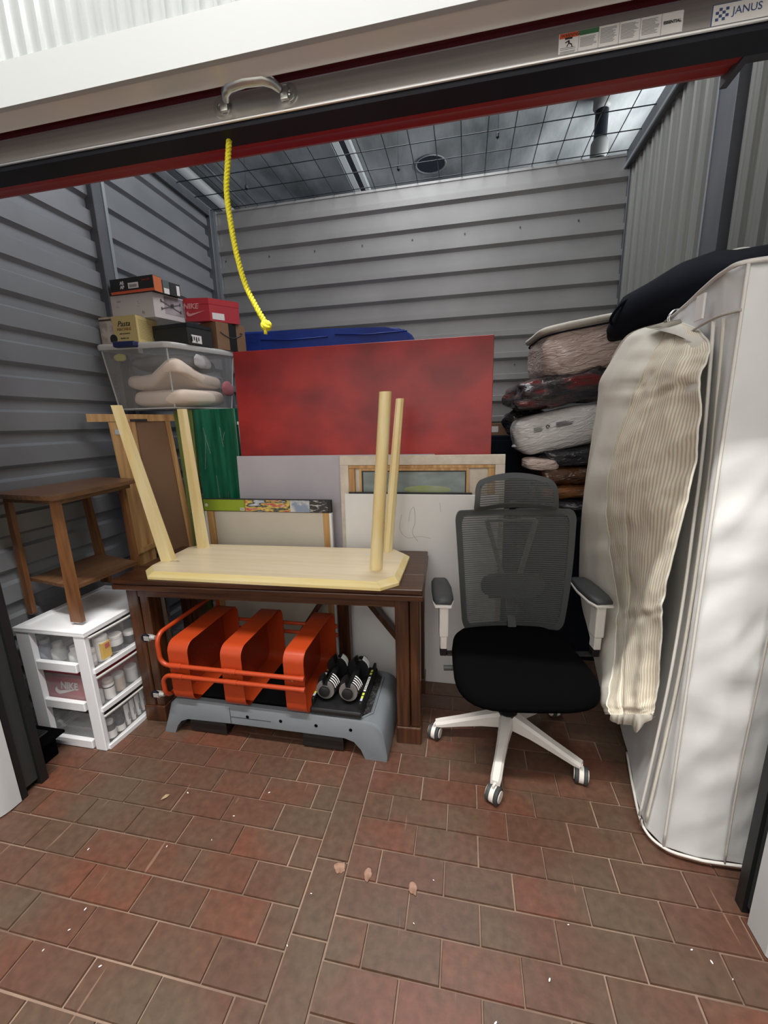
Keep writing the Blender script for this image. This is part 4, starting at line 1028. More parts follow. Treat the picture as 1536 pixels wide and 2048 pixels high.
for (x, z, pts) in ((-0.30, 0.96, [(0, 0), (.01, .06), (.03, .08), (.035, 0), (.02, -.06), (.05, -.11)]), (-0.34, 0.90, [(0, .1), (-.01, .02), (.03, -.03), (.10, -.02), (.16, -.03)]), (-0.02, 0.88, [(0, .1), (.004, 0), (0, -.1)]), (-0.50, 0.97, [(0, 0), (.05, .01), (.07, -.05), (0, -.06), (0, 0)]), (-0.13, 1.05, [(0, .02), (.005, -.03)]), (-0.42, 0.60, [(0, .1), (.02, -.1)]), (-0.30, 0.66, [(0, 0), (.06, .08), (.1, .1)])):
    pp = spline([(x + p[0] + 0.2435, 0 - 0.0008 + (z + p[1] - 1.1) * 0.04, z + p[1]) for p in pts], 5)
    b.tube(pp, 0.0010, 4)
b.obj('pencil_lines', m_pencil, wc)
bb = thing('dark_board', 'thin dark board whose black edge shows above the white canvas', 'board', (-0.26, 2.1695, 0))
b = B().box(-0.385, 0.30, 0, 0.008, 0, 1.121); lean(b, 0); b.obj('board', m_blackp, bb)
# reversed stretched canvas with a framed landscape standing in it
sf = thing('reversed_canvas', 'back of a stretched canvas with cream folded edges and pine bars', 'canvas', (-0.245, 2.183, 0))
def fb(x0, x1, z0, z1, y0, y1, nm, m, par=None):
    b = B().box(x0 + 0.245, x1 + 0.245, y0 - 2.183, y1 - 2.183, z0, z1, 0.002, 1); lean(b, 0); return b.obj(nm, m, par or sf)
fx0, fx1, fz1 = -0.697, 0.207, 1.322
fb(fx0, fx1, fz1 - 0.052, fz1, 2.183, 2.205, 'folded_edge', m_ccream)
fb(fx0, fx0 + 0.050, 0.0, fz1 - 0.0525, 2.183, 2.205, 'folded_edge', m_ccream)
fb(fx1 - 0.050, fx1, 0.0, fz1 - 0.0525, 2.183, 2.205, 'folded_edge', m_ccream)
fb(fx0 + 0.051, fx0 + 0.085, 0.0, fz1 - 0.071, 2.184, 2.204, 'stretcher_bar', m_pine_d)
fb(fx1 - 0.085, fx1 - 0.051, 0.0, fz1 - 0.071, 2.184, 2.204, 'stretcher_bar', m_pine_d)
fb(fx0 + 0.051, fx1 - 0.051, fz1 - 0.070, fz1 - 0.053, 2.184, 2.204, 'stretcher_bar', m_pine_d)
fb(fx0 + 0.05, fx1 - 0.05, 0.1, fz1 - 0.05, 2.2055, 2.209, 'canvas_back', m_ccream)
m_land = M('landscape_paint', (0.30, 0.36, 0.36), 0.4, 0, (0.16, 0.20, 0.19), 5, (1, 1, 2.6), 0.1, 8, contrast=(0.3, 0.7))
m_landg = M('landscape_green', (0.30, 0.36, 0.12), 0.4, 0, (0.36, 0.40, 0.30), 6, (1, 1, 2))
lp = thing('framed_painting', 'small framed grey-green landscape standing inside the reversed canvas', 'painting', (-0.281, 2.190, 0.62))
def lb_(x0, x1, z0, z1, y0, y1, nm, m, par=None):
    b = B().box(x0 + 0.281, x1 + 0.281, y0 - 2.190, y1 - 2.190, z0 - 0.62, z1 - 0.62)
    for v in b.bm.verts: v.co.y += (v.co.z + 0.62 - 1.1) * 0.04 + 0.0
    return b.obj(nm, m, par or lp)
lb_(-0.583, 0.021, 0.62, 1.252, 2.194, 2.203, 'backing', m_pine_d)
for a in ((-0.583, -0.570, 0.62, 1.252), (0.008, 0.021, 0.62, 1.252), (-0.5695, 0.0075, 1.239, 1.252), (-0.5695, 0.0075, 0.62, 0.633)): lb_(*a, 2.184, 2.1935, 'frame_bar', m_pine_d)
for a in ((-0.5690, -0.564, 0.634, 1.238), (0.002, 0.007, 0.634, 1.238), (-0.5635, 0.0015, 1.232, 1.238)): lb_(*a, 2.187, 2.1935, 'black_liner', m_blackp)
pc = lb_(-0.5635, 0.0015, 0.634, 1.2315, 2.1905, 2.1935, 'picture', m_land)
b = B().blob((0.08 , -0.0005, 1.135 - 0.62), (0.13, 0.0006, 0.022), 2, (20, 8)); b.obj('green_meadow', m_landg, pc)
# food-print panel behind the upturned table
fp = thing('panel_with_photo_strip', 'reversed wooden panel with a green and food photo strip along its top edge', 'panel', (-1.14, 2.118, 0))
def q_(x0, x1, z0, z1, y0, y1, nm, m, par=None):
    return B().box(x0 + 1.14, x1 + 1.14, y0 - 2.118, y1 - 2.118, z0, z1, 0.0015, 1).obj(nm, m, par or fp)
st_ = q_(-1.543, -0.738, 1.008, 1.082, 2.119, 2.145, 'photo_strip', m_dark)
q_(-1.540, -1.270, 1.012, 1.079, 2.1175, 2.1186, 'green_print', M('lime_green_print', (0.28, 0.38, 0.03), 0.4), st_)
m_food = mixmat('food_photo_print', ((.75, .72, .68), (.50, .06, .08), (.70, .55, .12), (.04, .04, .04), (.45, .50, .62), (.70, .68, .64)), 11, .4, 0.0)
m_bw = mixmat('black_white_photo_print', ((.02, .02, .02), (.02, .02, .02), (.75, .73, .70)), 30, .4, 0.0)
q_(-1.268, -0.985, 1.011, 1.079, 2.1176, 2.1187, 'food_print', m_food, st_)
q_(-0.984, -0.865, 1.011, 1.079, 2.1176, 2.1187, 'plate_print', M('blue_grey_print', (.26, .32, .44), .4, 0, (.62, .62, .60), 14, contrast=(.45, .55)), st_)
q_(-0.864, -0.755, 1.011, 1.079, 2.1176, 2.1187, 'leaf_print', m_bw, st_)
B().lathe([(0.010, -0.0011), (0.010, -0.0006)], (-1.522 + 1.14, 0, 1.045), 'Y', 18).obj('round_mark', m_offw, st_)
B().box(-1.300 + 1.14, -1.275 + 1.14, -0.0013, -0.0006, 1.014, 1.031).obj('barcode', m_offw, st_)
b = B()
for k in range(7): b.box(-1.297 + 1.14 + k * .003, -1.2957 + 1.14 + k * .003, -0.0017, -0.0013, 1.017, 1.029)
b.obj('barcode_lines', m_dark, st_)
q_(-1.543, -1.528, 0, 1.0075, 2.119, 2.145, 'white_edge', m_wplas); q_(-0.753, -0.738, 0, 1.0075, 2.119, 2.145, 'white_edge', m_wplas)
q_(-1.5275, -1.487, 0, 1.0075, 2.119, 2.142, 'upright', m_pine_d); q_(-0.790, -0.7535, 0, 1.0075, 2.119, 2.142, 'upright', m_pine_d)
q_(-1.4865, -0.7905, 0, 1.0075, 2.132, 2.139, 'hardboard', m_board)

# green wrapped board and olive strip, white sliver
gp = thing('green_wrapped_cabinet', 'tall dark green wood-grained piece wrapped in glossy film under the clear tote', 'cabinet', (-1.515, 2.37, 0))
B().box(-0.145, 0.142, -0.085, 0.085, 0, 1.6105, 0.004, 2).obj('green_body', m_green, gp)
rr = random.Random(2)
b = B()
for x, z, l, a in ((-.085, 1.50, .16, .2), (-.07, 1.46, .22, -.15), (.03, 1.50, .12, .1), (.06, 1.47, .05, -.3), (-.03, 1.2, .2, .05), (.04, 1.1, .25, -.05), (-.06, 1.0, .2, .1)):
    b.tube([(x, -0.0865, z), (x + a * l * .5, -0.088, z - l / 2), (x + a * l, -0.0865, z - l)], 0.0016, 5)
b.obj('film_crease', m_film, gp)
ol = thing('olive_board', 'narrow olive-green film covered board between wooden frame and green cabinet', 'board', (-1.722, 2.275, 0))
B().prism([(-0.055, -0.012, 1.608), (0.062, 0.002, 1.608), (0.020, 0.002, 0.0), (-0.02, -0.012, 0.0)], (0, 0.02, 0)).obj('board', m_olive, ol)
ws = thing('white_canvas_edge', 'white canvas edge showing as a thin strip between green cabinet and red canvas', 'canvas', (-1.20, 2.300, 0))
B().box(-0.166, 0.4, 0.0, 0.012, 0, 1.512).obj('canvas', m_cwhite, ws)
B().box(-0.171, 0.4, -0.003, 0.015, 1.5125, 1.53).obj('top_edge', m_offw, ws)

# wooden frame with hinge, left of the green cabinet
ang = math.atan2(2.26 - 1.94, -1.80 + 2.08)
wf = thing('wooden_folding_frame', 'pine wood frame with hinge and brown hardboard back leaning at the left wall', 'frame', (-2.075, 1.945, 0), (0, 0, ang))
def wq(pts, y0, th, nm, m, par=None): return B().prism([(x, y0, z) for x, z in pts], (0, th, 0)).obj(nm, m, par or wf)
wq([(0.092, 1.545), (0.225, 1.545), (0.228, 0.60), (0.245, 0.0), (0.145, 0.0), (0.135, 0.60)], 0.0, 0.022, 'left_stile', m_pine_d)
wq([(0.385, 1.545), (0.412, 1.545), (0.475, 0.60), (0.50, 0.0), (0.46, 0.0), (0.435, 0.60)], 0.0, 0.022, 'right_stile', m_pine_d)
wq([(-0.006, 1.548), (0.44, 1.5455), (0.44, 1.584), (-0.006, 1.592)], -0.003, 0.028, 'top_rail', m_pine_d)
wq([(0.10, 0.735), (0.25, 0.78), (0.25, 0.81), (0.10, 0.765)], -0.028, 0.022, 'cross_rail', m_pine_d)
wq([(0.226, 1.545), (0.384, 1.545), (0.43, 0.74), (0.43, 0.72), (0.23, 0.72)], 0.012, 0.005, 'hardboard_back', m_hardb)
hg = wq([(0.115, 1.475), (0.165, 1.47), (0.175, 1.535), (0.160, 1.54), (0.145, 1.50), (0.118, 1.505)], -0.006, 0.005, 'hinge', m_chrome)
B().lathe([(0.008, -0.010), (0.008, -0.007)], (0.155, 0, 1.50), 'Y', 10).obj('screw', m_chrome, hg)
wq([(0.20, 1.545), (0.29, 1.5452), (0.29, 1.560), (0.20, 1.560)], -0.0045, 0.001, 'bracket_slot', m_blackp)

# ================================================================ CLEAR TOTE
A_, B_, C_, D_ = (-2.115, 2.11), (-1.665, 2.15), (-1.50, 2.60), (-1.97, 2.66)
tt = thing('clear_tote', 'clear plastic storage tote with pillows inside, on the wooden frame and green cabinet', 'storage tote', (-1.81, 2.38, 1.6125))
OT = (-1.81, 2.38, 1.6125)
def quad(s, z, r=0.05, n=5):
    P = [Vector((p[0], p[1], 0)) for p in (A_, B_, C_, D_)]; c = sum(P, Vector()) / 4; P = [c + (p - c) * s for p in P]; out = []
    for i in range(4):
        p, a, b_ = P[i], P[i - 1], P[(i + 1) % 4]; u = (a - p).normalized() * r; v = (b_ - p).normalized() * r
        for k in range(n + 1):
            t = k / n; q = (p + u) * (1 - t) ** 2 + p * 2 * t * (1 - t) + (p + v) * t * t
            out.append((q.x - OT[0], q.y - OT[1], z - OT[2]))
    return out
b = B(); b.loft([quad(.84, 1.614), quad(.87, 1.622), quad(.975, 1.95)], cap=False); b.bm.faces.new([v for v in b.bm.verts][:24][::-1])
b.obj('tub', m_tote, tt, smooth=True, angle=50)
b = B(); b.loft([quad(.978, 1.951), quad(1.01, 1.953), quad(1.02, 1.965), quad(1.02, 1.978), quad(1.0, 1.984), quad(.95, 1.984), quad(.94, 1.974), quad(.3, 1.974)], cap=False)
b.bm.verts.ensure_lookup_table(); b.bm.faces.new([v for v in b.bm.verts][-24:])
ld = b.obj('lid', m_rim, tt, smooth=True, angle=40)
m_latch = M('dark_blue_latch', (0.015, 0.025, 0.09), 0.4)
b = B(); b.box(-1.975 - OT[0], -1.84 - OT[0], 2.095 - OT[1], 2.135 - OT[1], 1.958 - OT[2], 1.990 - OT[2], 0.008, 2); lt = b.obj('latch', m_latch, tt)
for i in range(4):
    qa, qb = quad(.871, 1.622)[i * 6 + 2], quad(.976, 1.949)[i * 6 + 2]
    B().tube([Vector(qa), Vector(qb)], 0.0045, 6).obj('corner_edge', m_rim, tt)
B().tube(quad(.868, 1.620), 0.004, 6, closed=True).obj('bottom_edge', m_rim, tt)
for v in lt.data.vertices: v.co.y += (v.co.x + 0.1) * 0.09
b = B(); b.box(-1.835 - OT[0], -1.81 - OT[0], 2.118 - OT[1], 2.124 - OT[1], 1.925 - OT[2], 1.955 - OT[2]); b.obj('latch_catch', m_tote, tt)
m_pil = M('beige_pillow_cloth', (0.78, 0.64, 0.53), 0.9, 0, (0.84, 0.71, 0.60), 4, bump=0.35, bscale=9, spec=.15)
def soft(name, label, cat, c, r, mat, n=3.0, wr=0.12, ws=7, seed=0, rot=None, group=None, res=(40, 24), bend=None):
    t = B(); t.blob((0, 0, 0), r, n, res, wr, ws, seed, rot)
    if bend:
        for v in t.bm.verts: v.co.z += bend(v.co.x, v.co.y)
    o = t.obj(name, mat, None, smooth=True); o.location = c; tag(o, label, cat, group); return o
soft('pillow', 'lower beige pillow lying on the floor of the clear tote', 'pillow', (-1.80, 2.375, 1.680), (0.202, 0.195, 0.050), m_pil, 7, .06, 6, 1, rot=Rz(-.12), bend=lambda x, y: 0.02 * (x * 4) ** 2 * 0.3)
soft('pillow', 'upper beige pillow bent over the lower one in the clear tote', 'pillow', (-1.815, 2.38, 1.785), (0.215, 0.205, 0.046), m_pil, 7, .06, 6, 2, rot=Rz(-.12), bend=lambda x, y: 0.075 * math.exp(-((x - 0.13) ** 2 + (y + 0.17) ** 2) / 0.012) - 0.02 * math.exp(-((x + .06) ** 2) / .01))
soft('folded_cloth', 'dark grey cloth in the upper part of the clear tote', 'cloth', (-1.84, 2.42, 1.895), (0.205, 0.19, 0.050), M('dark_grey_cloth', (.15, .15, .16), .9, 0, (.22, .22, .23), 5, bump=.4), 3.2, .10, 6, 3)
soft('folded_cloth', 'small yellow cloth against the left front of the clear tote', 'cloth', (-2.005, 2.165, 1.915), (0.040, 0.014, 0.022), M('yellow_cloth', (.55, .52, .16), .9), 2.2, .3, 14, 4)
soft('folded_cloth', 'dusky pink cloth in the right side of the clear tote', 'cloth', (-1.535, 2.50, 1.745), (0.014, 0.06, 0.045), M('pink_cloth', (.42, .14, .16), .9, bump=.4, bscale=12), 2.5, .25, 10, 5)
soft('folded_cloth', 'pale crumpled cloth high in the right side of the clear tote', 'cloth', (-1.605, 2.35, 1.90), (0.012, 0.085, 0.040), M('pale_cloth', (.55, .52, .52), .9, bump=.5, bscale=12), 2.3, .3, 11, 6)

# ================================================================ BOXES ON THE TOTE
ZL = 1.986
def qbox(name, label, P, z0, z1, mat, group=None, lid=None, cat='box', side=None, th=0.02):
    o_ = (sum(p[0] for p in P) / 4, sum(p[1] for p in P) / 4, z0)
    t = thing(name, label, cat, o_, group=group)
    Q = [(p[0] - o_[0], p[1] - o_[1]) for p in P]
    zt_ = z1 - z0 - (th if lid else 0)
    B().prism([(x, y, 0) for x, y in Q], (0, 0, zt_)).obj('carton', mat, t)
    if lid: B().loft([[(x * 1.02, y * 1.02, z) for x, y in Q] for z in (zt_ + .0005, zt_ + th)]).obj('lid', lid, t)
    return t, Q, zt_
def on_face(Q, i, u, z, out=0.0008):
    """point and z-rotation on side i of a box footprint (0 = front, 1 = right)"""
    a, b_ = Vector((*Q[i], 0)), Vector((*Q[(i + 1) % 4], 0)); d = b_ - a; nrm = Vector((d.y, -d.x, 0)).normalized()
    p = a + d * u + nrm * out; return (p.x, p.y, z), math.atan2(d.y, d.x), d.length
def patch(t, Q, i, u0, u1, z0, z1, mat, nm='printed_panel', out=0.0008, par=None):
    a, r, L_ = on_face(Q, i, u0, z0, 0.0002); c, _, _ = on_face(Q, i, u1, z0, 0.0002)
    a = Vector(a); c = Vector(c); d = (c - a); nrm = Vector((d.y, -d.x, 0)).normalized() * out
    return B().prism([a, c, c + Vector((0, 0, z1 - z0)), a + Vector((0, 0, z1 - z0))], nrm).obj(nm, mat, par or t)
def ftext(t, Q, i, u, z, s, size, mat, **k):
    p, r, L_ = on_face(Q, i, u, z, 0.0012); return text(s, size, mat, t, loc=p, rot=(PI / 2, 0, r), **k)
m_pasta = M('yellow_box_card', (0.66, 0.52, 0.22), 0.5); m_photo = M('sepia_photo', (0.40, 0.33, 0.28), 0.5, 0, (0.62, 0.56, 0.48), 22, contrast=(.4, .6))
t, Q, zz = qbox('kitchen_machine_box', 'yellow pasta machine box at the front left corner on the tote lid', ((-2.118, 2.172), (-1.867, 2.170), (-1.872, 2.345), (-2.118, 2.35)), ZL, 2.142, m_pasta)
patch(t, Q, 0, 0.0, 0.36, 0.004, .152, m_photo); patch(t, Q, 0, 0.0, 0.34, .135, .145, M('dark_print_brown', (.08, .05, .04), .5), out=.0012)
B().lathe([(0.025, -0.001), (0.025, 0.0)], (Q[0][0] + 0.085, Q[0][1] - 0.001, 0.035), 'Y', 24).obj('round_badge', m_dark, t)
ftext(t, Q, 0, 0.66, 0.112, 'Pasta', 0.042, m_dark, shear=0.35); ftext(t, Q, 0, 0.66, 0.083, 'MACHINE', 0.022, M('brown_print', (.30, .12, .05), .5)); ftext(t, Q, 0, 0.66, 0.060, 'with accessories', 0.011, m_dark); ftext(t, Q, 0, 0.64, 0.035, 'kitchen use', 0.012, m_dark, shear=.3)
b = B(); rr = random.Random(8)
for k in range(13):
    a, r, L_ = on_face(Q, 1, 0.10, 0.135 - k * 0.0085, .0004); c, _, _ = on_face(Q, 1, rr.uniform(.55, .7), 0.135 - k * .0085, .0004); b.beam(a, c, 0.0006, 0.002)
b.obj('printed_text', M('olive_print', (.30, .25, .10), .6), t)
patch(t, Q, 1, .74, .86, .05, .11, m_dark)
t, Q, zz = qbox('drone_box', 'white box with a grey drone photo, on top of the yellow box', ((-2.097, 2.257), (-1.800, 2.250), (-1.735, 2.433), (-2.03, 2.44)), 2.1445, 2.278, M('white_box_card', (.62, .58, .57), .5))
m_mauve = M('mauve_print', (0.20, 0.16, 0.19), 0.5, 0, (.45, .40, .42), 12)
patch(t, Q, 1, .35, 1.0, .03, .128, m_mauve)
p, r, L_ = on_face(Q, 1, .55, .075, .002); b = B()
for k in range(4):
    a = (0.03 if k % 2 else -0.03, 0.022 if k < 2 else -0.022); e = Vector(p) + Vector((math.cos(r), math.sin(r), 0)) * a[0] * 2 + Vector((0, 0, a[1])); b.beam(p, e, 0.002, 0.005); b.beam(e - Vector((0, 0, .008)), e + Vector((0, 0, .008)), .002, .008, up=(1, 0, 0))
b.beam(Vector(p) - Vector((0, 0, .008)), Vector(p) + Vector((0, 0, .012)), .003, .04, up=(1, 0, 0)); b.obj('printed_aircraft', M('grey_print', (.12, .11, .12), .5), t)
ftext(t, Q, 0, .2, .10, 'mini', 0.016, m_grey); ftext(t, Q, 0, .75, .03, 'fly', 0.022, m_grey)
b = B()
for u, z, l in ((.12, .075, .06), (.12, .068, .08), (.45, .09, .003), (.62, .09, .05), (.64, .08, .06), (.62, .065, .05)):
    a, r, L_ = on_face(Q, 0, u, z, .0004); c, _, _ = on_face(Q, 0, u + l, z, .0004); b.beam(a, c, .0006, .002)
b.obj('printed_text', m_grey, t)
t, Q, zz = qbox('board_game_box', 'black and orange flat box on top of the white drone box', ((-2.072, 2.248), (-1.772, 2.235), (-1.762, 2.292), (-2.065, 2.302)), 2.280, 2.362, m_dark)
patch(t, Q, 0, 0, 1, 0, .014, m_sorange); patch(t, Q, 1, 0.06, 1, 0, .080, M('orange_stripes', (.62, .16, .05), .5))
for z, s in ((.056, 'AS'), (.034, 'AP')): ftext(t, Q, 0, .28, z, s, 0.024, m_offw, bold=.001)
pb = patch(t, Q, 0, .42, .66, .024, .054, m_offw, 'barcode_label')
b = B()
for k in range(12): a, r, L_ = on_face(Q, 0, .45 + k * .015, .028, .0014); b.box(a[0], a[0] + .0018, a[1] - .0004, a[1], .029, .045)
b.obj('barcode', m_dark, pb); ftext(t, Q, 0, .84, .062, 'game night', .012, m_orange, shear=.2)
t, Q, zz = qbox('teal_box', 'small dark teal box right behind the black and orange box', ((-2.0, 2.305), (-1.757, 2.295), (-1.745, 2.335), (-1.99, 2.345)), 2.280, 2.352, M('teal_card', (.10, .13, .13), .5))
patch(t, Q, 1, .1, .9, .0, .03, m_offw)
t, Q, zz = qbox('phone_box', 'small black box with a white tag, rearmost on the drone box', ((-1.99, 2.348), (-1.743, 2.338), (-1.722, 2.400), (-1.96, 2.43)), 2.280, 2.350, m_dark)
patch(t, Q, 1, .62, .92, .006, .060, m_offw, 'white_tag')
t, Q, zz = qbox('shoebox', 'plain black shoebox between the yellow box and the cardboard box', ((-1.855, 2.285), (-1.612, 2.262), (-1.560, 2.425), (-1.72, 2.44)), ZL, 2.102, m_dark, lid=M('black_lid', (.012, .014, .018), .4))
pt_ = patch(t, Q, 1, .15, .55, .01, .055, m_offw, 'size_label')
b = B()
for k in range(4): a, r, L_ = on_face(Q, 1, .18 + k * .09, .016, .0014); b.box(a[0] - .0005, a[0] + .0005, a[1] - .008, a[1], .016 + (k % 2) * .01, .045)
b.obj('label_print', m_dark, pt_)
t, Q, zz = qbox('cardboard_box', 'brown cardboard box with black tape and curved arrow mark on the clear tote', ((-1.690, 2.50), (-1.552, 2.470), (-1.452, 2.640), (-1.60, 2.66)), ZL, 2.149, m_cardb)
patch(t, Q, 1, .42, .68, 0.0, .162, m_blackp, 'black_tape')
pts = []
for k in range(9):
    u = .12 + .76 * k / 8; z = .105 - .03 * math.sin(PI * k / 8); pts.append(on_face(Q, 1, u, z, .0012)[0])
B().tube(pts, 0.0028, 6).beam(on_face(Q, 1, .80, .112, .0016)[0], on_face(Q, 1, .90, .112, .0016)[0], .0015, .004).beam(on_face(Q, 1, .89, .112, .0016)[0], on_face(Q, 1, .89, .092, .0016)[0], .004, .0015).obj('printed_arrow', m_dark, t)
t, Q, zz = qbox('shoebox', 'bright red shoebox with white lettering on top of the cardboard box', ((-1.727, 2.428), (-1.578, 2.458), (-1.458, 2.60), (-1.60, 2.615)), 2.1515, 2.284, m_sred, lid=M('red_lid', (.48, .03, .04), .45), th=.035)
m_pink = M('pale_pink_print', (.70, .30, .30), .5)
ftext(t, Q, 0, .25, .085, 'NIKE', .042, m_pink, shear=.2, bold=.0015)
p, r, L_ = on_face(Q, 0, .42, .045, .0012); swoosh(m_pink, t, p, (PI / 2, 0, r), .055)
patch(t, Q, 1, .08, .48, .012, .050, m_offw, 'size_label'); 
B().lathe([(.022, -.0006), (.022, .0006)], (0, 0, 0), 'Z', 16).obj('round_sticker', m_offw, t).location = (Q[1][0] * .3, Q[1][1] * .2 + .02, .1345)
t = thing('blue_tarp_bundle', 'flat bundle wrapped in royal blue tarp behind the red canvas', 'bundle', (-0.99, 2.93, 0))
b = B(); b.prism([(x, -0.09, z) for x, z in ((-0.68, 0), (0.645, 0), (0.645, 2.055), (0.56, 2.115), (0.45, 2.125), (-0.2, 2.150), (-0.62, 2.165), (-0.68, 2.13))], (0, 0.18, 0))
bmesh.ops.bevel(b.bm, geom=list(b.bm.edges), offset=0.02, segments=2, affect='EDGES'); b.obj('tarp', m_blue, t, smooth=True, angle=40)
for x in (-0.45, 0.1): B().tube([(x, -0.0925, 2.10), (x + .22, -0.0945, 2.085), (x + .5, -0.0925, 2.09)], 0.004, 5).obj('tarp_fold', m_blue, t, smooth=True)

# ================================================================ PILE OF PACKED BAGS AT THE RIGHT
m_b1 = mixmat('beige_padding_in_film', ((.54, .41, .35), (.60, .47, .41), (.66, .54, .48)), 4, .25, 1.0)
m_b4 = mixmat('white_mailer_film', ((.54, .52, .50), (.60, .58, .56), (.64, .62, .60)), 3, .25, .7)
m_b2 = mixmat('dark_red_clothes_in_film', ((.015, .014, .016), (.03, .025, .03), (.06, .04, .04), (.17, .02, .02), (.03, .03, .035)), 5)
m_b5 = mixmat('black_clothes_in_film', ((.010, .010, .012), (.03, .03, .035), (.012, .012, .014)), 7)
m_b6 = mixmat('brown_clothes_in_film', ((.05, .022, .012), (.10, .045, .02), (.02, .012, .01)), 7)
m_b7 = mixmat('orange_brown_clothes_in_film', ((.30, .12, .04), (.22, .09, .035), (.02, .014, .012)), 6)
G_ = 'vacuum bags of clothes and bedding piled at the right rear'
b1 = thing('bedding_bag', 'puffy beige zipped bedding bag, topmost of the bag pile', 'bag', (0.655, 2.66, 1.868), (0, math.radians(-8), math.radians(4)), G_)
B().blob((0, 0, 0), (0.265, 0.24, 0.138), 6, (60, 34), .07, 9, 3).obj('padding', m_b1, b1, smooth=True)
B().blob((0.0, 0.0, 0.128), (0.272, 0.247, 0.022), 6, (40, 10), .05, 6, 5).obj('top_cover', m_gusset, b1, smooth=True)
b = B(); b.tube([(0.262 * math.copysign(abs(math.cos(a)) ** .44, math.cos(a)), 0.240 * math.copysign(abs(math.sin(a)) ** .44, math.sin(a)), 0.098) for a in [2 * PI * k / 48 for k in range(48)]], 0.005, 6, closed=True); b.obj('zipper_edge', m_navy, b1)
soft('clothes_bag', 'shiny see-through bag of red and black clothes under the beige bedding bag', 'bag', (0.525, 2.62, 1.655), (0.262, 0.22, 0.086), m_b2, 6, .24, 8, 11, Rz(.1, math.radians(-9)), G_, (56, 28))
soft('clothes_bag', 'dark grey shiny bag end poking out left of the white mailer bag', 'bag', (0.38, 2.80, 1.475), (0.155, 0.08, 0.09), m_b5, 2.8, .22, 8, 17, Rz(.3), G_, (48, 24))
wbag = thing('mailer_bag', 'white plastic mailer bag with black printed text and recycling sign', 'bag', (0.52, 2.56, 1.435), (0, math.radians(-11), math.radians(2)), G_)
B().blob((0, 0, 0), (0.252, 0.15, 0.112), 6, (60, 32), .045, 7, 21).obj('mailer_body', m_b4, wbag, smooth=True)
b = B().blob((-0.235, -0.03, -0.045), (0.03, 0.06, 0.01), 2.2, (16, 8), .2, 9, 2); b.obj('sealed_flap', m_b4, wbag, smooth=True)
b = B(); rr = random.Random(4)
def bt(x0, x1, z): b.beam((x0, -0.1525, z), (x1, -0.1525, z), .006, .0016)
for k in range(4): bt(-0.15, -0.15 + rr.uniform(.04, .06), 0.040 - k * .007)
for k in range(5): bt(-0.03, -0.03 + rr.uniform(.05, .09), 0.046 - k * .006)
b.obj('printed_text', m_dark, wbag)
b = B()
for k in range(3):
    a0 = PI / 2 + k * 2 * PI / 3; a1 = a0 + 1.5; b.beam((-0.075 + .010 * math.cos(a0), -0.1535, 0.035 + .010 * math.sin(a0)), (-0.075 + .010 * math.cos(a1), -0.1535, 0.035 + .010 * math.sin(a1)), .004, .006, up=(0, 1, 0))
b.obj('recycling_sign', m_dark, wbag)
soft('clothes_bag', 'black shiny bag directly below the white mailer bag', 'bag', (0.62, 2.62, 1.285), (0.23, 0.20, 0.058), m_b5, 6, .22, 9, 31, Rz(0, math.radians(-8)), G_, (56, 24))
soft('clothes_bag', 'pale pinkish bag end sticking out of the black bags behind the headrest', 'bag', (0.425, 2.46, 1.245), (0.095, 0.06, 0.036), m_b1, 4, .16, 12, 41, Rz(.1, math.radians(4)), G_, (40, 20))
soft('clothes_bag', 'dark brown shiny bag in the middle of the pile', 'bag', (0.62, 2.62, 1.175), (0.20, 0.20, 0.050), m_b6, 6, .22, 9, 51, Rz(0, math.radians(-5)), G_, (56, 24))
soft('clothes_bag', 'orange-brown shiny bag near the headrest corner', 'bag', (0.62, 2.58, 1.082), (0.165, 0.17, 0.040), m_b7, 6, .20, 9, 61, Rz(0, math.radians(-5)), G_, (48, 24))
soft('clothes_bag', 'lowest visible black bag behind the chair back', 'bag', (0.60, 2.60, 1.000), (0.24, 0.21, 0.045), m_b5, 3, .2, 9, 71, Rz(0), G_, (48, 24))
bn = thing('storage_bin', 'black storage bin carrying the pile of bags', 'bin', (0.61, 2.665, 0))
B().loft([[(x * s, y * s, z) for x, y in ((-.25, -.21), (.25, -.21), (.25, .21), (-.25, .21))] for s, z in ((.90, 0), (1.0, .90))]).obj('bin_body', m_navy, bn)
B().box(-.262, .262, -.222, .222, .901, .935, .008, 2).obj('lid', m_blackp, bn)
t, Q, zz = qbox('cardboard_box', 'small cardboard box corner right of the red canvas near the back wall', ((0.13, 2.95), (0.36, 2.94), (0.40, 3.15), (0.15, 3.16)), 1.395, 1.475, m_cardb)
patch(t, Q, 0, .1, .4, .02, .06, m_offw, 'paper_label')
cb = thing('dark_cabinet', 'dark cabinet in the shadow between red canvas and bag pile', 'cabinet', (0.10, 3.08, 0))
B().box(-.40, .34, -.17, .17, 0, 1.394, .006, 1).obj('carcass', m_navy, cb)
B().box(-.38, .32, -.176, -.1705, .05, 1.36, .002, 1).obj('door', m_navy, cb)

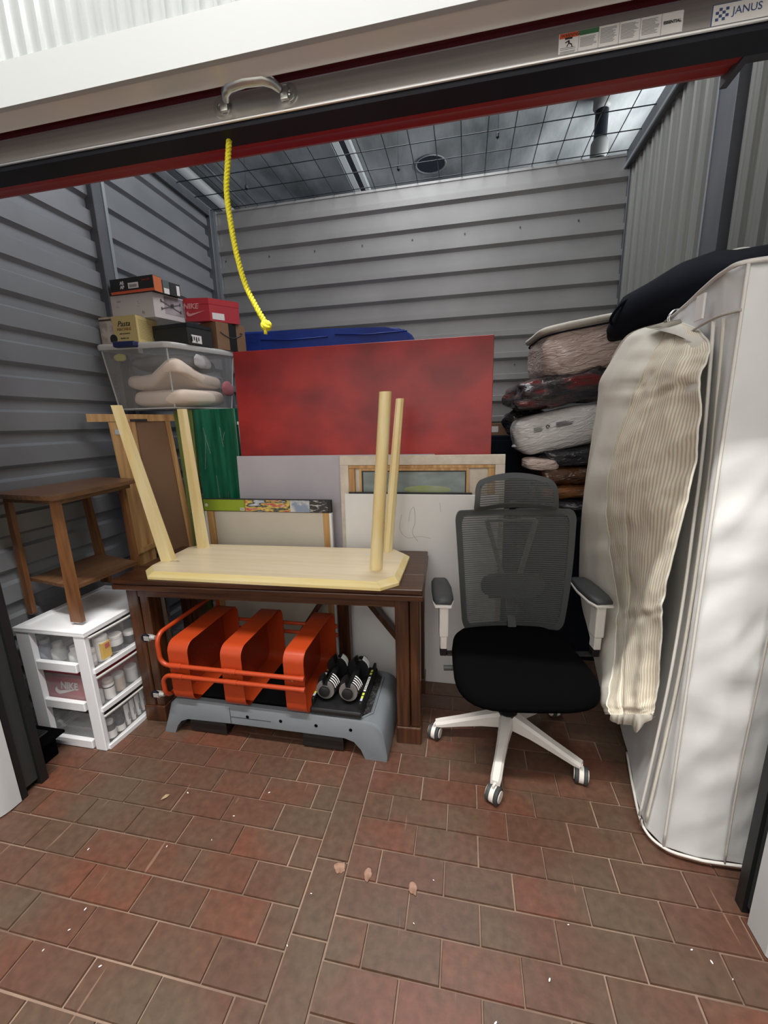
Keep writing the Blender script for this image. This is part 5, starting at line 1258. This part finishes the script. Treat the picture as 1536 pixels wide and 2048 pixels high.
# ================================================================ WHITE WARDROBE COVER
def smoothfoot(P, n=5):
    out = []
    for i in range(len(P)):
        a, b_ = P[i], P[(i + 1) % len(P)]
        for k in range(n): out.append((a[0] + (b_[0] - a[0]) * k / n, a[1] + (b_[1] - a[1]) * k / n))
    return out
bot = [(0.668, 1.345), (0.704, 1.282), (0.80, 1.262), (0.92, 1.264), (1.035, 1.27), (1.04, 1.75), (1.04, 2.42), (0.84, 2.42), (0.770, 1.95), (0.735, 1.70), (0.69, 1.50)]
top = [(0.668, 1.340), (0.683, 1.268), (0.80, 1.262), (0.92, 1.262), (1.035, 1.265), (1.04, 1.75), (1.04, 2.42), (0.865, 2.42), (0.780, 1.92), (0.735, 1.68), (0.695, 1.50)]
wr = thing('wardrobe_cover', 'tall white zippered fabric wardrobe cover standing at the right door jamb', 'wardrobe', (0.86, 1.75, 0))
OW = (0.86, 1.75, 0)
def wpt(x, y, z):
    k = noise.noise(Vector((x * 5, y * 5, z * 2.2))) * 0.012 + noise.noise(Vector((x * 9 + 5, y * 9, z * 9))) * 0.008 - abs(noise.noise(Vector((x * 4 + z * 3, y * 4, z * 7 - x * 9)))) * 0.014
    if x < 0.80 and y > 1.29: x += 0.045 * math.sin(PI * min(1, max(0, z / 1.86))) * min(1, (y - 1.29) / .05) * max(0, 1 - max(0, y - 1.9) * 3)
    fold = noise.noise(Vector((y * 3 + x * 3, z * 9 + (x + y) * 4, 2.2))) * 0.004
    f = math.sin(min(1, z / 1.86) * PI) ** .5 if 0 < z < 1.86 else 0
    d = Vector((x - 0.87, (y - 1.85) * .5, 0)).normalized() * (k + fold) * max(.35, f)
    x2 = max(min(x + d.x, 1.045), 0.5); return (x2 - OW[0], y + d.y - OW[1], z)
NZ = 70; rings = []
fb_, ft_ = smoothfoot(bot, 9), smoothfoot(top, 9)
for j in range(NZ + 1):
    t = j / NZ; z = 0.025 + (1.862 - 0.025) * t
    rings.append([wpt(a[0] + (c[0] - a[0]) * t, a[1] + (c[1] - a[1]) * t, z) for a, c in zip(fb_, ft_)])
for s, dz_ in ((.97, .006), (.6, .004), (.1, 0.002)):
    cx = sum(p[0] for p in ft_) / len(ft_); cy = sum(p[1] for p in ft_) / len(ft_)
    rings.append([(cx + (p[0] - cx) * s - OW[0], cy + (p[1] - cy) * s - OW[1], 1.862 + dz_) for p in ft_])
b = B(); b.loft(rings); wbdy = b.obj('cover', m_bagwhite, wr, smooth=True, angle=50)
def wline(pts, r, nm, m, par=None): return B().tube([(p[0] - OW[0], p[1] - OW[1], p[2]) for p in spline(pts, 8)], r, 6).obj(nm, m, par or wr, smooth=True)
m_pipe = M('white_piping', (0.70, 0.68, 0.64), 0.8); m_seam = M('beige_seam', (0.46, 0.43, 0.39), 0.85)
wline([(0.702, 1.279, 0.03), (0.699, 1.277, 0.5), (0.693, 1.273, 0.95), (0.688, 1.270, 1.4), (0.682, 1.265, 1.862)], 0.0045, 'corner_piping', m_pipe)
wline([(1.03, 1.262, 1.866), (0.85, 1.258, 1.867), (0.683, 1.264, 1.866), (0.667, 1.34, 1.867), (0.695, 1.50, 1.867), (0.735, 1.68, 1.867), (0.78, 1.92, 1.867), (0.86, 2.40, 1.867)], 0.006, 'rim_piping', m_pipe)
wline([(0.680, 1.262, 1.755), (0.662, 1.335, 1.755), (0.688, 1.50, 1.755), (0.728, 1.68, 1.755), (0.772, 1.92, 1.757)], 0.004, 'band_seam', m_seam)
for dx in (-0.006, 0.006):
    wline([(0.660 + dx, 1.348 - dx * 2, 0.06), (0.680 + dx, 1.348 - dx * 2, 0.365), (0.694 + dx, 1.345 - dx * 2, 0.66), (0.699 + dx, 1.345 - dx * 2, 0.93), (0.696 + dx, 1.343 - dx * 2, 1.17), (0.692 + dx, 1.342 - dx * 2, 1.40), (0.672 + dx, 1.340 - dx * 2, 1.75)], 0.0050, 'zipper', m_pipe if dx < 0 else m_gusset)
B().box(-0.004, 0.004, -0.004, 0.002, -0.028, 0.0, .001, 1).obj('zipper_pull', m_chrome, wr).location = (0.654 - OW[0], 1.345 - OW[1], 0.062)
wline([(0.874, 1.252, 0.03), (0.866, 1.252, 0.4), (0.868, 1.250, 0.8), (0.862, 1.25, 1.2), (0.86, 1.25, 1.8)], 0.003, 'panel_seam', m_seam)
wline([(1.03, 1.258, 0.028), (0.86, 1.253, 0.027), (0.79, 1.255, 0.027), (0.703, 1.276, 0.027), (0.664, 1.345, 0.028), (0.688, 1.50, 0.028), (0.733, 1.70, 0.028)], 0.005, 'hem', m_pipe)
B().box(-0.006, 0.0, -0.022, 0.022, -0.07, 0.0, .001, 1).obj('care_label', m_offw, wr).location = (0.672 - OW[0], 1.44 - OW[1], 1.84)
for x, y in ((0.74, 1.33), (1.0, 1.33), (0.86, 2.35), (1.0, 2.35)): B().lathe([(.012, 0.0), (.012, .0245)], (x - OW[0], y - OW[1], 0), 'Z', 10).obj('pole_foot', m_blackp, wr)

# black duffel on the wardrobe
df = thing('duffel_bag', 'limp black duffel bag draped over the top of the white wardrobe cover', 'bag', (0.90, 1.95, 1.872))
b = B(); rings = []
DP = [((0.735, 2.40), 0.03, 0.03, 1.905), ((0.765, 2.33), 0.085, 0.055, 1.925), ((0.80, 2.20), 0.12, 0.10, 1.965), ((0.84, 2.05), 0.14, 0.105, 1.975), ((0.88, 1.90), 0.15, 0.095, 1.968), ((0.92, 1.75), 0.15, 0.085, 1.962), ((0.95, 1.62), 0.13, 0.07, 1.95), ((0.98, 1.50), 0.10, 0.05, 1.930), ((1.00, 1.44), 0.03, 0.02, 1.91)]
for k, ((x, y), w, h, z) in enumerate(DP):
    ring = []
    for q in range(28):
        a = 2 * PI * q / 28; px_, pz_ = w * math.copysign(abs(math.cos(a)) ** .8, math.cos(a)), h * math.sin(a)
        if pz_ < 0: pz_ = max(pz_, 1.876 - z)
        nn = noise.noise(Vector((px_ * 9, y * 9, pz_ * 9))) * .03 + noise.noise(Vector((px_ * 20, y * 14, 3))) * .012
        ring.append((min(x + px_, 1.05) - 0.90, y - 1.95, max(z + pz_ * 1.0 + nn * (1 if pz_ > 0 else 0), 1.873) - 1.872))
    rings.append(ring)
b.loft(rings); b.obj('bag_body', m_navy, df, smooth=True)
B().tube(spline([(-0.19, 0.33, 0.045), (-0.235, 0.28, 0.075), (-0.215, 0.20, 0.125), (-0.16, 0.15, 0.15)], 6), 0.007, 6).obj('strap', m_navy, df, smooth=True)
cb_ = B().tube(spline([(1.00 - .9, -0.28, 0.10), (0.06, -0.15, 0.19), (0.03, -0.02, 0.205), (0.0, 0.08, 0.16)], 8), 0.006, 6).obj('cord_handle', m_gusset, df, smooth=True)

# ================================================================ STRIPED GARMENT BAG
BAG = []
BAG = [
    ((0.741, 1.86, 1.85), (0.751, 1.8, 1.836), (0.754, 1.74, 1.823)),
    ((0.664, 1.95, 1.837), (0.697, 1.72, 1.79), (0.687, 1.46, 1.74)),
    ((0.629, 2.0, 1.779), (0.656, 1.68, 1.727), (0.654, 1.33, 1.671)),
    ((0.609, 2.05, 1.682), (0.624, 1.68, 1.643), (0.622, 1.3, 1.604)),
    ((0.603, 2.1, 1.577), (0.609, 1.72, 1.559), (0.635, 1.29, 1.537)),
    ((0.6, 2.15, 1.342), (0.585, 1.78, 1.368), (0.639, 1.29, 1.402)),
    ((0.601, 2.2, 1.083), (0.592, 1.82, 1.157), (0.629, 1.29, 1.258)),
    ((0.618, 2.25, 0.797), (0.635, 1.85, 0.928), (0.63, 1.31, 1.101)),
    ((0.647, 2.25, 0.506), (0.689, 1.86, 0.689), (0.618, 1.32, 0.932)),
    ((0.661, 2.15, 0.408), (0.67, 1.8, 0.595), (0.628, 1.33, 0.842)),
    ((0.655, 1.95, 0.297), (0.617, 1.65, 0.489), (0.643, 1.35, 0.687)),
    ((0.635, 1.75, 0.248), (0.566, 1.52, 0.414), (0.653, 1.36, 0.547)),
    ((0.62, 1.65, 0.253), (0.567, 1.48, 0.383), (0.653, 1.36, 0.491)),
]
gb = thing('garment_bag', 'beige ticking-striped garment bag hanging beside the white wardrobe cover', 'garment bag', (0.66, 1.72, 0.40))
OG = (0.66, 1.72, 0.40)
def catm(rows, n):
    out = []
    for i in range(len(rows) - 1):
        a = rows[max(i - 1, 0)]; b_ = rows[i]; c = rows[i + 1]; d = rows[min(i + 2, len(rows) - 1)]
        for k in range(n):
            t = k / n; out.append([0.5 * ((2 * b_[j]) + (c[j] - a[j]) * t + (2 * a[j] - 5 * b_[j] + 4 * c[j] - d[j]) * t * t + (3 * b_[j] - a[j] - 3 * c[j] + d[j]) * t ** 3) for j in range(len(b_))])
    out.append(rows[-1]); return out
rows = catm([[*l, *s, *r] for l, s, r in BAG], 9)
NF = 34
front = []; side = []; back = []
for i, rw in enumerate(rows):
    Lp, Sp, Rp = Vector(rw[0:3]), Vector(rw[3:6]), Vector(rw[6:9]); v = i / (len(rows) - 1)
    fr = []
    for k in range(NF + 1):
        t = k / NF; p = Sp.lerp(Rp, t); bul = math.sin(PI * t) * (0.014 if 0.08 < v < 0.95 else 0.006)
        fold = 0.012 * noise.noise(Vector((t * 5 + v * 2, v * 9, 1.3))) + 0.010 * noise.noise(Vector((t * 3 + v * 11, v * 24, 4.1))) + 0.006 * noise.noise(Vector((t * 7, v * 45 + t * 6, 9.1))) + 0.004 * math.sin(t * 17 + 3 * math.sin(v * 6)) * (1 - v) ** 2 - 0.012 * math.exp(-((t - .42 + .1 * v) / .03) ** 2) * (1 if v > .2 else 0.4)
        p = p + Vector((-0.80, -0.6, 0)).normalized() * (bul + fold * (1 if v > .04 else .3)); fr.append(p)
    front.append(fr)
    sd = []
    for k in range(9):
        t = k / 8; p = Lp.lerp(fr[0], t); p = p + Vector((-0.9, -0.2, 0)) * (0.018 * math.sin(PI * t) + 0.02 * noise.noise(Vector((t * 3 + v * 5, v * 9, 7)))); sd.append(p)
    side.append(sd)
    wx = lambda y: 0.638 + 0.2 * (y - 1.36)
    bk = [fr[-1]] + [Vector((min(max(fr[-1].x + 0.012, 0), wx(1.42)), 1.42 if fr[-1].y < 1.40 else fr[-1].y + .04, fr[-1].z)), Vector((max(min(wx(1.72) - 0.03, Sp.x + .13), Sp.x + .02), min(1.72, Sp.y + .06), Sp.z)), Vector((Lp.x + .03, Lp.y + .01, Lp.z)), Lp]
    back.append(bk)
def sheet(grid, nm, mat, uvw=None):
    b = B(); b.loft([[p - Vector(OG) for p in r] for r in grid], closed=False); 
    me_o = b
    uvl = b.bm.loops.layers.uv.new('uv')
    b.bm.verts.index_update(); n = len(grid[0])
    # arc-length across, fixed width so the stripes stay even
    idx = {v: i for i, v in enumerate(b.bm.verts)}
    for f in b.bm.faces:
        for lp_ in f.loops:
            i = idx[lp_.vert]; r_, k = divmod(i, n)
            lp_[uvl].uv = (uvw * k / (n - 1), r_ / len(grid) * 1.4)
    return b.obj(nm, mat, gb, smooth=True)
sheet(front, 'striped_front', m_stripe, 0.56)
sheet(side, 'side_gusset', m_gusset, 0.2)
sheet(back, 'back_panel', m_gusset, 0.5)
lo = rows[-1]; Lp, Sp, Rp = front[-1][0], front[-1][NF // 2], front[-1][-1]
tip = Vector((0.631, 1.37, 0.421)); tip2 = Vector((0.57, 1.44, 0.41))
b = B(); last = front[-1]
hem = [p + Vector((0, 0, -0.018 - 0.022 * math.sin(PI * k / NF) - (0.035 * math.exp(-((k / NF - .72) / .08) ** 2)))) for k, p in enumerate(last)]
b.loft([[p - Vector(OG) for p in last], [p - Vector(OG) + Vector((-.003, -.003, -.004)) for p in hem], [p - Vector(OG) + Vector((.015, .015, 0)) for p in hem]], closed=False); b.obj('bottom_hem', m_gusset, gb, smooth=True)
b = B(); pts = [p - Vector(OG) + Vector((-.002, -.002, 0)) for p in [r[-1] for r in front]]; b.tube(pts, 0.0035, 6); b.obj('edge_piping', m_gusset, gb, smooth=True)
b = B(); pts = [p - Vector(OG) + Vector((-.002, -.002, 0)) for p in [r[0] for r in front]]; b.tube(pts, 0.0025, 6); b.obj('edge_piping', m_gusset, gb, smooth=True)
for dy in (0, 0.012):
    c = Vector((0.738, 1.79 + dy, 1.80)); B().tube([q - Vector(OG) for q in spline([c + Vector((0, 0, -.03)), c + Vector((0, -0.001, .03)), c + Vector((-.004, 0, .055)), c + Vector((.012, 0, .078)), c + Vector((.03, 0, .080)), c + Vector((.038, 0, .074))], 6)], 0.0025, 6).obj('hanger_hook', m_chrome, gb, smooth=True)

# ================================================================ DEBRIS ON THE FLOOR
rr = random.Random(21)
b = B()
for x, y in ((-0.90, 1.04), (-1.33, 0.93), (-0.49, 0.80), (-1.17, 0.77), (-1.17, 0.715), (-1.38, 0.64), (-0.87, 1.14), (-1.0, 0.66), (-0.47, 0.94), (-1.79, 1.06), (0.70, 0.98), (0.735, 0.95), (0.66, 1.0), (0.25, 0.86), (-0.13, 0.92), (-0.08, 1.05), (-1.05, 0.99), (-1.2, 0.66), (0.33, 1.0), (0.1, 0.75), (-0.78, 1.26), (-1.12, 1.2)):
    s = rr.uniform(.6, 1.2); b.blob((x, y, 0.0035), (0.0045 * s, 0.002 * s, 0.0014), 2, (8, 5), rot=Matrix.Rotation(rr.uniform(0, 3), 3, 'Z'))
o = b.obj('rice_like_flecks', m_offw, None, kind='stuff'); o['label'] = 'small pale flecks scattered over the red floor tiles'
lf_ = B(); lf_.loft([[(x, y * k, .004 + abs(y * k) * .3) for x, y in ((-.018, 0), (-.008, .007), (.006, .009), (.018, 0), (.006, -.009), (-.008, -.007))] for k in (1, .5)]); o = lf_.obj('dry_leaf', M('dry_leaf', (.35, .25, .15), .7)); o.location = (-1.20, 1.165, 0.0); o.rotation_euler = (0, 0, 1.0); tag(o, 'small dry pale leaf on the tiles left of the middle', 'leaf')
mp_ = M('pale_mortar_smear', (0.36, 0.22, 0.16), 0.85, 0, (0.22, 0.12, 0.08), 30, bump=.5, bscale=50)
for i, (x, y, sx, sy) in enumerate(((-0.400, 1.032, .022, .018), (-0.300, 1.028, .013, .022), (-0.145, 1.015, .014, .020))):
    b = B(); b.blob((0, 0, 0), (sx, sy, 0.0022), 2.2, (22, 6), .5, 60, i)
    o = b.obj('mortar_smear', mp_, None, smooth=True); o.location = (x, y, 0.0022); tag(o, ('pale mortar smear at the edge of the upright tile row', 'pale mortar smear, middle one of three in a row on the floor', 'pale mortar smear, rightmost of three in a row on the floor')[i], 'stain', 'mortar smears on the floor')
